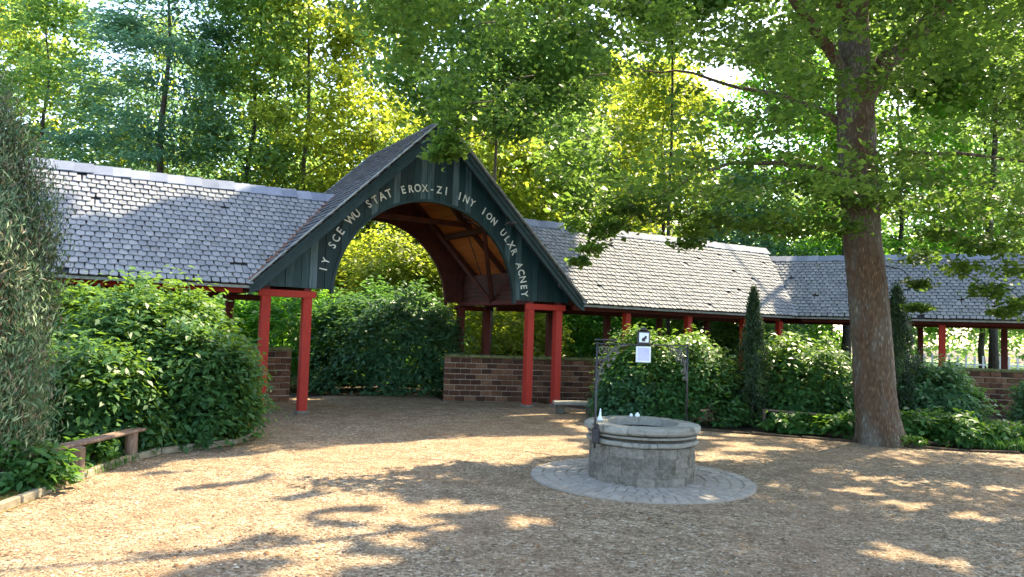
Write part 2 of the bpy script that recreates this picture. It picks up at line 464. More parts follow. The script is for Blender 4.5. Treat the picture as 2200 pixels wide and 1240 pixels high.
def puff(centres, radii, per, jitter_t=0.18, base_t=None):
    """gaussian clumps of leaf centres; returns C, tint"""
    centres = np.asarray(centres, float); radii = np.asarray(radii, float)
    n = len(centres)
    ct = rng.random(n) if base_t is None else np.asarray(base_t)
    idx = np.repeat(np.arange(n), per)
    g = rng.normal(size=(len(idx), 3)) * 0.52
    C = centres[idx] + g * radii[idx]
    t = ct[idx] * 0.6 + 0.2 + rng.normal(size=len(idx)) * jitter_t
    return C, t

def crown_points(base, H, z0, rad, n, flat=0.4, cl=0.9, shell=0.35, prof=None):
    out = []
    for _ in range(n):
        f = rng.random()
        z = z0 + (H - z0) * f
        pr = prof(f) if prof else math.sin(math.pi * min(1, max(0.04, 0.12 + 0.86 * f))) ** 0.6
        a = rng.random() * 2 * math.pi
        lump = 1 + 0.22 * math.sin(3 * a + z * 1.1 + base[0]) + 0.15 * math.sin(5 * a - z * 1.7)
        r_ = rad * pr * lump * math.sqrt(shell + (1 - shell) * rng.random())
        out.append((base[0] + r_ * math.cos(a), base[1] + r_ * math.sin(a), z))
    s = cl * (0.7 + 0.6 * rng.random(n))
    return np.array(out), np.stack([s, s, s * flat], 1)

def tree(name, base, H, z0, rad, mat, bark, label, cat='tree', nc=190, per=110, size=0.2, tr=0.2, cl=0.9, flat=0.45, prof=None, group=None, aspect=0.6, lean=0.0, nbranch=6, upb=0.5, tang_out=False, holes=0.0):
    root = empty(name, (base[0], base[1], 0), 0, label, cat, group)
    rr = random.Random(int(base[0] * 13 + base[1] * 7))
    k = 9
    path = [(lean * (i / k) ** 1.3 * H * 0.12 + (rr.random() - .5) * 0.25 * (i > 0), (rr.random() - .5) * 0.2 * (i > 0), H * 0.96 * i / k) for i in range(k + 1)]
    rad_ = [tr * (1.35 if i == 0 else 1) * (1 - 0.88 * i / k) for i in range(k + 1)]
    v, f = tube(path, rad_, 8)
    obj('trunk', v, f, bark, root, smooth=True)
    C, Rd = crown_points(base, H, z0, rad, nc, flat, cl, prof=prof)
    order = sorted(range(nc), key=lambda i: -((C[i][0] - base[0]) ** 2 + (C[i][1] - base[1]) ** 2))[:nbranch * 3]
    for i in order[::3]:
        e = Vector(C[i]) - Vector((base[0], base[1], 0))
        zs = max(0.6, e.z - 0.55 * math.hypot(e.x, e.y))
        q = min(k - 1, int(zs / (H * 0.96) * k)); ft = zs / (H * 0.96) * k - q
        s0 = Vector(path[q]).lerp(Vector(path[q + 1]), min(1, ft))
        mid = s0.lerp(e, 0.5) + Vector((0, 0, 0.2 * (e - s0).length * 0.5))
        rb = max(0.015, tr * 0.32 * (1 - zs / H))
        v, f = tube([s0, mid, e], [rb, rb * 0.65, rb * 0.25], 5)
        obj('branch', v, f, bark, root, smooth=True)
    P, t = puff(C, Rd, per)
    S = size * (0.65 + 0.7 * rng.random(len(P)))
    tang = None
    if tang_out:
        tang = P - np.array([base[0], base[1], 0]); tang[:, 2] = -0.25 * np.linalg.norm(tang[:, :2], axis=1)
        tang /= np.linalg.norm(tang, axis=1)[:, None] + 1e-6
    leaves('crown', P, S, t, mat, root, aspect, upb, tang=tang, local=(base[0], base[1], 0))
    return root

def shrub(name, base, rx, ry, H, mat, label, cat='shrub', nc=160, per=60, size=0.11, aspect=0.45, group=None, sunlit_top=0.35, tilt=0.25, cl=0.26, stems=4, z0=0.08):
    root = empty(name, (base[0], base[1], 0), 0, label, cat, group)
    cs, ts, outs = [], [], []
    for _ in range(nc):
        a = rng.random() * 2 * math.pi
        zz = rng.random() ** 0.85
        el = math.asin(zz)
        k = 0.80 + 0.22 * rng.random()
        lump = 1 + 0.12 * math.sin(3 * a + base[0]) + 0.10 * math.sin(5 * a + 3 * el)
        full = math.cos(el) ** 0.55
        cs.append((base[0] + rx * full * k * lump * math.cos(a), base[1] + ry * full * k * lump * math.sin(a), z0 + (H - z0) * zz * k * (0.95 + 0.1 * math.sin(4 * a))))
        outs.append((math.cos(a) * full, math.sin(a) * full, zz + 0.2))
        ts.append(min(1, max(0, 0.25 + sunlit_top * (zz - 0.35) + 0.28 * rng.random())))  # sunlit tops painted in: leaf tint brightens with height
    cs = np.array(cs); outs = np.array(outs)
    s = cl * (0.7 + 0.7 * rng.random(nc))
    idx = np.repeat(np.arange(nc), per)
    P, t = puff(cs, np.stack([s, s, s * 0.75], 1), per, 0.16, ts)
    P[:, 2] = np.maximum(P[:, 2], 0.05)
    out = outs[idx]
    tang = out.copy(); tang[:, 2] -= tilt; tang += rng.normal(size=tang.shape) * 0.5
    S = size * (0.6 + 0.8 * rng.random(len(P)))
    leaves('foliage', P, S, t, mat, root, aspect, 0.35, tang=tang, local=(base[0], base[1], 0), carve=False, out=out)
    rr = random.Random(int(base[0] * 31 + base[1] * 17))
    for i in range(stems):
        a = 2 * math.pi * (i + rr.random() * 0.6) / stems
        e = (rx * 0.6 * math.cos(a), ry * 0.6 * math.sin(a), H * 0.72)
        v, f = tube([(0.08 * math.cos(a), 0.08 * math.sin(a), -0.03), (e[0] * 0.45, e[1] * 0.45, H * 0.36), e], [0.035, 0.025, 0.01], 6)
        obj('stem', v, f, M['bark_far'], root, smooth=True)
    return root

# ------------------------------------------------------------------ ground
def grid_sheet(name, x0, x1, y0, y1, nx, ny, mat, zf, kind='structure'):
    V = [(x0 + (x1 - x0) * i / nx, y0 + (y1 - y0) * j / ny) for j in range(ny + 1) for i in range(nx + 1)]
    V = [(x, y, zf(x, y)) for x, y in V]
    F = [(j * (nx + 1) + i, j * (nx + 1) + i + 1, (j + 1) * (nx + 1) + i + 1, (j + 1) * (nx + 1) + i) for j in range(ny) for i in range(nx)]
    return obj(name, V, F, mat, smooth=True, kind=kind)
grid_sheet('ground', -400, 400, -200, 600, 40, 40, M['soil'], lambda x, y: -0.03)

LEFT_EDGE = [(-4.15, 0.0), (-4.3, 4.2), (-4.34, 6.57), (-4.42, 7.74), (-4.46, 9.26), (-4.11, 10.06), (-3.75, 10.6), (-3.9, 12.0), (-4.5, 13.2)]
RIGHT_EDGE = [(1.9, 16.6), (2.4, 14.9), (3.47, 13.8), (4.96, 13.25), (5.6, 13.05), (6.91, 12.30), (8.29, 12.15), (12.0, 11.6), (22, 11)]
back = [(-1.0, 17.9), (-1.55, 17.8), (-1.9, 19.2), (-2.8, 19.6), (-3.2, 18.6), (-4.3, 18.2), (-4.9, 17.2), (-5.3, 16.1), (-5.0, 14.6)]
gp = [(-6, -12), (22, -12)] + RIGHT_EDGE[::-1] + [(0.6, 18.3)] + back + LEFT_EDGE[::-1]
obj('gravel_courtyard', [(x, y, 0.0) for x, y in gp], [tuple(range(len(gp)))], M['gravel'], kind='structure')
def spline(pts, n=8):
    out = []
    P = [Vector(p) for p in pts]
    for i in range(len(P) - 1):
        p0, p1, p2, p3 = P[max(i - 1, 0)], P[i], P[i + 1], P[min(i + 2, len(P) - 1)]
        for k in range(n):
            t = k / n
            out.append(0.5 * ((2 * p1) + (p2 - p0) * t + (2 * p0 - 5 * p1 + 4 * p2 - p3) * t * t + (3 * p1 - p0 - 3 * p2 + p3) * t ** 3))
    out.append(P[-1])
    return out
# turf strip and edging stones on the left bed
le = spline([Vector((x, y, 0)) for x, y in LEFT_EDGE[1:]], 10)
sv, sf = [], []
for i, p in enumerate(le):
    d = (le[min(i + 1, len(le) - 1)] - le[max(i - 1, 0)]).normalized()
    nrm = Vector((-d.y, d.x, 0))
    sv += [p + nrm * -0.04 + Vector((0, 0, 0.006)), p + nrm * 0.10 + Vector((0, 0, 0.05)), p + nrm * 0.42 + Vector((0, 0, 0.065)), p + nrm * 1.1 + Vector((0, 0, 0.02))]
for i in range(len(le) - 1):
    for k in range(3):
        sf.append((i * 4 + k, i * 4 + 4 + k, i * 4 + 5 + k, i * 4 + 1 + k))
obj('sunlit_bank_strip', sv, sf, M['turf'], smooth=True, kind='structure')
def edging(name, pts, label, mat, w=0.07, h=0.09, step=0.5):
    root = empty(name, (pts[0][0], pts[0][1], 0), 0, label, 'edging')
    sp = spline([Vector((x, y, 0)) for x, y in pts], 12)
    acc, last = 0, sp[0]
    run = [sp[0]]
    for p in sp[1:]:
        acc += (p - last).length
        last = p
        if acc >= step:
            a, b = run[-1], p
            run.append(p)
            acc = 0
            d = (b - a).normalized() * 0.012
            bz = R.uniform(-0.008, 0.012)
            off = Vector((pts[0][0], pts[0][1], 0))
            beam_between('edging_stone', a + d - off + Vector((0, 0, h / 2 - 0.01 + bz)), b - d - off + Vector((0, 0, h / 2 - 0.01 - bz)), w, h, mat, root, 0.012)
    return root
edging('stone_edging', LEFT_EDGE[1:], 'low stone edging curving along the left planting bed beside the gravel', M['kerb'])
edging('timber_edging', RIGHT_EDGE[2:7], 'low dark timber edging in front of the planting bed on the right', M['soil'], 0.05, 0.05, 0.8)

grid_sheet('lawn', 11, 45, 24, 75, 12, 12, M['lawn'], lambda x, y: 0.02 + 0.004 * (y - 24))

# pebbles and fallen leaves lying on the gravel
def pebbles():
    n = 36000
    u_ = rng.random(n)
    y = 3.3 + 11.5 * u_ ** 1.6
    x = (rng.random(n) - 0.5) * 1.5 * (y + 0.8)
    k = in_poly(x, y, gp) & (((x - 1.6) ** 2 + (y - 9.02) ** 2) > 1.34 ** 2)
    x, y = x[k], y[k]
    n = len(x)
    s = 0.005 + 0.009 * rng.random(n) ** 2
    base = np.array([(1, 0, 0), (0, 1, 0), (-1, 0, 0), (0, -1, 0), (0, 0, .7), (0, 0, -.4)], float)
    V = base[None] * s[:, None, None] * (0.7 + 0.6 * rng.random((n, 6, 1)))
    a = rng.random(n) * 6.28
    ca, sa = np.cos(a), np.sin(a)
    W = V.copy()
    W[:, :, 0] = V[:, :, 0] * ca[:, None] * 1.3 - V[:, :, 1] * sa[:, None]
    W[:, :, 1] = V[:, :, 0] * sa[:, None] * 1.3 + V[:, :, 1] * ca[:, None]
    W[:, :, 0] += x[:, None]; W[:, :, 1] += y[:, None]; W[:, :, 2] += (s * 0.3)[:, None]
    tri = np.array([(0, 1, 4), (1, 2, 4), (2, 3, 4), (3, 0, 4)], np.int32)
    F = (tri[None] + (np.arange(n) * 6)[:, None, None]).reshape(-1)
    nf = 4 * n
    me = bpy.data.meshes.new('loose_pebbles')
    me.vertices.add(6 * n); me.loops.add(3 * nf); me.polygons.add(nf)
    me.vertices.foreach_set('co', W.reshape(-1).astype(np.float32))
    me.loops.foreach_set('vertex_index', F.astype(np.int32))
    me.polygons.foreach_set('loop_start', np.arange(0, 3 * nf, 3, dtype=np.int32))
    me.polygons.foreach_set('loop_total', np.full(nf, 3, dtype=np.int32))
    at_ = me.attributes.new('tint', 'FLOAT', 'FACE')
    at_.data.foreach_set('value', np.repeat(rng.random(n), 4).astype(np.float32))
    m = surf('pebble', [(0.0, (0.05, 0.035, 0.022)), (0.35, (0.22, 0.155, 0.09)), (0.75, (0.37, 0.285, 0.175)), (1.0, (0.58, 0.51, 0.38))], 30, 0.85, 0.2, 0.002, tint=True)
    me.materials.append(m)
    me.update(calc_edges=True)
    link('loose_pebbles', me, kind='stuff')
pebbles()
def litter():
    n = 2600
    y = 3.4 + 14 * rng.random(n) ** 1.3
    x = (rng.random(n) - 0.5) * 1.5 * (y + 0.5)
    k = in_poly(x, y, gp) & (((x - 1.6) ** 2 + (y - 9.02) ** 2) > 0.75 ** 2)
    # more leaves where the wind gathers them
    dens = 0.35 + 0.65 * (np.sin(x * 1.7 + y * 0.9) * np.sin(y * 1.3 - x * 0.4) > 0.1)
    k &= rng.random(n) < dens
    x, y = x[k], y[k]
    P = np.stack([x, y, np.full(len(x), 0.012)], 1)
    leaves('fallen_leaves', P, 0.022 + 0.03 * rng.random(len(x)), rng.random(len(x)), M['litter'], None, 0.7, 3.0, carve=False, kind='stuff')
litter()

# ------------------------------------------------------------------ slates
def slate_vf(w, L, z_lo, z_hi, th=0.018, cut=0.022, k=0):
    pts = [(-w / 2, L), (-w / 2, cut), (-w / 2 + cut, 0.006 * ((k * 7) % 3)), (w / 2 - cut, 0.006 * ((k * 5) % 3)), (w / 2, cut), (w / 2, L)]
    top = [(x, y, z_lo + (z_hi - z_lo) * y / L) for x, y in pts]
    bot = [(x, y, z - th) for x, y, z in top]
    n = len(pts)
    f = [tuple(range(n))]
    for i in range(n - 1):
        f.append((i + 1, i, n + i, n + i + 1))
    return top + bot, f
SLATES = {}
def slate_mesh(mat, w, k):
    key = (mat.name, round(w, 3), k)
    if key not in SLATES:
        v, f = slate_vf(w, 0.25, 0.052, 0.016, k=k)
        SLATES[key] = (make_mesh('slate', v, f, mat, tint=0.28 + 0.045 * k), v, f)
    return SLATES[key]

def slope_frame(e, ud, sd):
    n = ud.cross(sd).normalized()
    return n
def roof_tiles(root, O, ud, sd, nrows, expo, wid, urange, mat, max_ind=300, local_to_world=None, stuffonly=False, jit=1.0):
    """O eave origin (root-local), ud along the eave, sd up the slope; urange(row) -> (u0,u1)"""
    ud, sd = Vector(ud), Vector(sd)
    nn = ud.cross(sd).normalized()
    items = []
    for r_ in range(nrows):
        a, b = urange(r_)
        off = (r_ % 2) * 0.5 * wid + math.sin(r_ * 2.3) * 0.012
        i0 = math.floor(a / wid) - 1
        i1 = math.ceil(b / wid) + 1
        for i in range(i0, i1):
            x = i * wid + off
            if x < a or x > b: continue
            k = R.randrange(10)
            if R.random() < 0.012: continue
            p = Vector(O) + ud * (x + R.uniform(-.005, .005)) + sd * (r_ * expo + R.uniform(-.009, .009) * jit) + nn * R.uniform(0, 0.007)
            ang = R.uniform(-0.03, 0.03) * jit
            u2 = (ud * math.cos(ang) + sd * math.sin(ang)); s2 = (sd * math.cos(ang) - ud * math.sin(ang))
            items.append((p, u2, s2, nn, k))
    if local_to_world is not None and not stuffonly:
        items.sort(key=lambda t: (local_to_world @ t[0] - Vector((0, 0, 1.7))).length)
        ind = items[:max_ind]; rest = items[max_ind:]
    else:
        ind, rest = [], items
    for p, a, b, c, k in ind:
        me = slate_mesh(mat, wid - 0.021, k)[0]
        link('slate', me, root, Matrix(((a.x, b.x, c.x, p.x), (a.y, b.y, c.y, p.y), (a.z, b.z, c.z, p.z), (0, 0, 0, 1))))
    if rest:
        V, F, T = [], [], []
        for p, a, b, c, k in rest:
            _, v, f = slate_mesh(mat, wid - 0.021, k)
            o = len(V)
            V += [tuple(p + a * q[0] + b * q[1] + c * q[2]) for q in v]
            F += [tuple(i + o for i in q) for q in f]
            T += [0.28 + 0.045 * k] * len(f)
        obj('slate_field', V, F, mat, root, tint=T, kind='stuff')

# ------------------------------------------------------------------ the gatehouse (its own frame: x along the front, y to the back)
AL = 0.544
GC = Vector((-1.713, 15.581, 0))
W, HE, HA, PP, QQ, HB, L, FO = 3.665, 2.40, 5.97, 2.52, 3.29, 2.30, 3.35, 0.43
gate = empty('gatehouse', GC, AL, 'open timber gatehouse with teal boarded gable, white lettering and arched passage on red posts', 'gatehouse')
GM = Matrix.Translation(GC) @ Matrix.Rotation(AL, 4, 'Z')
TH = math.atan2(HA - HE, W)
for x in (-QQ, -PP, PP, QQ):
    for y in (0.0, L):
        mt = M['red'] if y == 0 else M['shaded_red']
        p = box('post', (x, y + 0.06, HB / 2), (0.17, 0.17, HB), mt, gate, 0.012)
        box('post_foot', (x, y + 0.06, 0.03), (0.22, 0.22, 0.07), M['stone'], gate, 0.01, tint=0.5)
# head beams along the passage and across the front of each pair of posts
for x in (-QQ, -PP, PP, QQ):
    box('side_beam', (x, L / 2 + 0.06, HB + 0.055), (0.14, L + 0.10, 0.11), M['shaded_red'], gate, 0.008)
for s in (-1, 1):
    for y in (-0.02, L + 0.14):
        box('head_beam', (s * (PP + QQ) / 2, y, HB - 0.045), (QQ - PP + 0.30, 0.05, 0.13), M['red'] if y < 0 else M['shaded_red'], gate, 0.006)

AZ0, AR = 2.28, 2.07
def arch_z(x):
    return AZ0 + math.sqrt(max(0, AR * AR - x * x)) if abs(x) < AR else HE - 0.02
def slope_z(x):
    return HA - abs(x) * (HA - HE) / W - 0.05
bw = 0.148
nb = int(2 * W / bw)
for face, yy, mt in (('front', 0.0, M['teal']), ('back', L, M['inner'])):
    for i in range(-nb // 2, nb // 2 + 1):
        x0, x1 = i * bw + 0.003, (i + 1) * bw - 0.003
        if x1 < -W + 0.25 or x0 > W - 0.25: continue
        x0, x1 = max(x0, -W + 0.15), min(x1, W - 0.15)
        if x1 - x0 < 0.03: continue
        xs = [x0 + (x1 - x0) * t for t in (0, 0.34, 0.67, 1)]
        if x0 < -AR < x1: xs = sorted(set(xs + [-AR - 1e-3, -AR + 0.02]))
        if x0 < AR < x1: xs = sorted(set(xs + [AR + 1e-3, AR - 0.02]))
        low = [(x, arch_z(x)) for x in xs]
        tops = [(x, slope_z(x)) for x in ((x1, 0.0, x0) if x0 < 0 < x1 else (x1, x0))]
        if max(t[1] for t in tops) < max(l[1] for l in low): continue
        d = R.choice((0, 0.006, 0.012, 0.0, 0.016))
        v, f = extrude_poly(low + tops, yy - 0.012 - d + (0 if face == 'front' else 0.05), yy + 0.03 + (0 if face == 'front' else 0.05))
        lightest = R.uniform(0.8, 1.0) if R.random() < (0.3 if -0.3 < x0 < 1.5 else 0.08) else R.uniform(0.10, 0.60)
        if face == 'front' and x1 < -2.35: lightest = R.uniform(0.55, 0.98)  # sunlight on the lower left of the gable painted as paler boards
        obj('gable_board', v, f, mt, gate, tint=lightest)
# arched rim closing the lower edge of the boards, front and back
for yy, mt, nm in ((-0.03, M['barge'], 'arch_rim'), (L + 0.02, M['inner'], 'arch_rim')):
    V, F = [], []
    n = 40
    for i in range(n + 1):
        t = math.pi * i / n
        for r_, y in ((AR - 0.035, yy), (AR + 0.02, yy), (AR + 0.02, yy + 0.09), (AR - 0.035, yy + 0.09)):
            V.append((-math.cos(t) * r_, y, max(AZ0 + math.sin(t) * r_, AZ0 + 0.02)))
    for i in range(n):
        for k in range(4):
            j = (k + 1) % 4
            F.append((i * 4 + k, i * 4 + j, i * 4 + 4 + j, i * 4 + 4 + k))
    obj(nm, V, F, mt, gate)
# barrel of timber hoops inside the passage
for yy in (L * 0.5,):
    V, F = [], []
    n = 8
for s in (-1, 1):
    for y0, nm in ((-FO, 'barge_board'), (L + FO - 0.05, 'barge_board')):
        a = Vector((0, y0, HA - 0.02)); b = Vector((s * (W + 0.03), y0, HE - 0.05))
        dn = Vector((0, 0, -0.22))
        pts = [(0, HA + 0.0), (s * (W + 0.02), HE - 0.02), (s * (W + 0.02), HE - 0.20), (s * (W - 0.16), HE - 0.12), (0, HA - 0.30)]
        if s > 0: pts = pts[::-1]
        v, f = extrude_poly(pts, y0, y0 + 0.04)
        obj(nm, v, f, M['barge'], gate)
        # weathered drip edge lying on the barge board
        beam_between('drip_edge', (s * 0.01, y0 + 0.0, HA + 0.035), (s * (W + 0.06), y0 + 0.0, HE - 0.005), 0.10, 0.025, M['edge'], gate, 0.004)
        # lighter moulding low on the board
        beam_between('moulding', (0 + s * 0.01, y0 - 0.012, HA - 0.14), (s * (W - 0.02), y0 - 0.012, HE - 0.10), 0.022, 0.03, M['edge'] if False else M['barge'], gate, 0.003)
# roof slopes: ceiling boards, deck, slates
for s in (-1, 1):
    ud = Vector((0, 1, 0)) if s > 0 else Vector((0, -1, 0))
    sd = Vector((-s * W, 0, HA - HE)).normalized()
    sl_len = math.hypot(W, HA - HE)
    nn = ud.cross(sd).normalized()
    O = Vector((s * W, -FO if s > 0 else L + FO, HE))
    wid = L + 2 * FO
    # deck slab
    a, b = O, O + ud * wid
    c_, d_ = O + ud * wid + sd * sl_len, O + sd * sl_len
    V = [a - nn * 0.02, b - nn * 0.02, c_ - nn * 0.02, d_ - nn * 0.02, a, b, c_, d_]
    obj('roof_deck', V, [(3, 2, 1, 0), (4, 5, 6, 7), (0, 1, 5, 4), (1, 2, 6, 5), (3, 0, 4, 7)], M['felt'], gate)
    nbd = 24
    for i in range(nbd):
        s0 = sl_len * i / nbd + 0.004; s1 = sl_len * (i + 1) / nbd - 0.004
        ca, cb = FO + 0.05, wid - FO - 0.05
        q = [O + ud * ca + sd * s0, O + ud * cb + sd * s0, O + ud * cb + sd * s1, O + ud * ca + sd * s1]
        V = [p - nn * (0.045 + 0.004 * (i % 2)) for p in q] + [p - nn * 0.021 for p in q]
        obj('ceiling_board', V, [(3, 2, 1, 0), (4, 5, 6, 7), (0, 1, 5, 4), (1, 2, 6, 5), (2, 3, 7, 6), (3, 0, 4, 7)], M['ceiling'], gate, tint=R.uniform(0.1, 0.9))
    expo = 0.15
    nr = int(sl_len / expo)
    roof_tiles(gate, O - sd * 0.05, ud, sd, nr, expo, 0.155, lambda r_: (0.0, wid), M['slate_shaded'], 300 if s < 0 else 0, GM, stuffonly=(s > 0))
    # rafters under the boards
    for y in (0.14, L / 2 + 0.0, L - 0.12):
        beam_between('rafter', Vector((s * (W - 0.1), y, HE + 0.0)) - Vector((0, 0, 0.03)), Vector((s * 0.03, y, HA - 0.15)), 0.10, 0.13, M['inner'], gate)
    # purlin, half way up
    beam_between('purlin', (s * W * 0.5, 0.05, HE + (HA - HE) * 0.5 - 0.17), (s * W * 0.5, L, HE + (HA - HE) * 0.5 - 0.17), 0.11, 0.13, M['inner'], gate)
    # braces fanning up from the head of the middle of each side
    beam_between('brace', (s * (PP - 0.02), L * 0.52, HB + 0.05), (s * 1.25, 0.2, HA - 1.45), 0.09, 0.09, M['inner'], gate)
    beam_between('brace', (s * (PP - 0.02), L * 0.52, HB + 0.05), (s * 1.25, L - 0.2, HA - 1.45), 0.09, 0.09, M['inner'], gate)
    # low inner side boarding between side beam and slope
    for i in range(6):
        z0_, z1_ = HB + 0.115 + i * 0.11, HB + 0.115 + (i + 1) * 0.11 - 0.006
        box('side_board', (s * (PP - 0.01 - 0.0), L / 2, (z0_ + z1_) / 2), (0.02, L - 0.1, z1_ - z0_), M['inner'], gate, tint=R.uniform(0, 0.4)) if z1_ < slope_z(PP) - 0.1 else None
beam_between('collar_beam', (-1.75, L / 2 - 0.1, HA - 1.80), (1.75, L / 2 - 0.1, HA - 1.80), 0.09, 0.12, M['inner'], gate)
# ridge slates of the gatehouse
for i in range(14):
    y = -FO + 0.02 + i * (L + 2 * FO) / 14
    w_ = 0.17
    h_ = w_ * (HA - HE) / W
    z = HA + 0.062 - (i % 2) * 0.004
    V = [(-w_, y, z - h_), (0, y, z), (w_, y, z - h_), (w_, y + 0.30, z - h_ - 0.02), (0, y + 0.30, z - 0.02), (-w_, y + 0.30, z - h_ - 0.02)]
    V += [(a_, b_, c_ - 0.015) for a_, b_, c_ in V]
    obj('ridge_slate', V, [(0, 1, 4, 5), (1, 2, 3, 4), (0, 6, 7, 1), (1, 7, 8, 2), (0, 5, 11, 6), (2, 8, 9, 3), (11, 10, 7, 6), (10, 9, 8, 7)], M['slate_shaded'], gate, tint=R.random())

# lettering round the arch
TEXT = 'IY SCE WU STAT EROX-ZI INY ION ULXR ACNEY'
glyphs = {}
def glyph(ch):
    if ch not in glyphs:
        cu_ = bpy.data.curves.new('letter', 'FONT')
        cu_.body = ch
        cu_.size = 0.225
        cu_.extrude = 0.006
        cu_.offset = 0.003
        cu_.align_x = 'CENTER'
        cu_.resolution_u = 3
        t_ = bpy.data.objects.new('letter_source', cu_)
        COL.objects.link(t_)
        dg = bpy.context.evaluated_depsgraph_get()
        me = bpy.data.meshes.new_from_object(t_.evaluated_get(dg))
        me.name = 'letter'
        me.materials.clear(); me.materials.append(M['white'])
        bpy.data.objects.remove(t_)
        glyphs[ch] = me
    return glyphs[ch]
rt = AR + 0.17
a0, a1 = math.radians(170), math.radians(4)
for i, ch in enumerate(TEXT):
    if ch == ' ': continue
    t = a0 + (a1 - a0) * (i + 0.5) / len(TEXT)
    p = Vector((math.cos(t) * rt, -0.042, AZ0 + math.sin(t) * rt))
    ang = t - math.pi / 2
    xd = Vector((math.cos(ang), 0, math.sin(ang)))
    yd = Vector((-math.sin(ang), 0, math.cos(ang)))
    zd = Vector((0, -1, 0))
    sc_ = 1.0 + R.uniform(-0.08, 0.08)
    ang += R.uniform(-0.06, 0.06)
    xd = Vector((math.cos(ang), 0, math.sin(ang))); yd = Vector((-math.sin(ang), 0, math.cos(ang)))
    mw = Matrix(((xd.x * sc_ * .85, yd.x * sc_, zd.x, p.x), (xd.y * sc_, yd.y * sc_, zd.y, p.y), (xd.z * sc_ * .85, yd.z * sc_, zd.z, p.z), (0, 0, 0, 1)))
    link('letter', glyph(ch), gate, mw)
# small lamp bracket on the right of the gable
beam_between('lamp_arm', (1.75, -0.04, 4.02), (1.75, -0.36, 4.10), 0.025, 0.025, M['rust'], gate, 0)
v, f = tube([(1.75, -0.36, 4.12), (1.75, -0.37, 4.06), (1.75, -0.38, 3.98)], [0.02, 0.07, 0.085], 12)
obj('lamp_shade', v, f, M['iron'], gate, smooth=True)

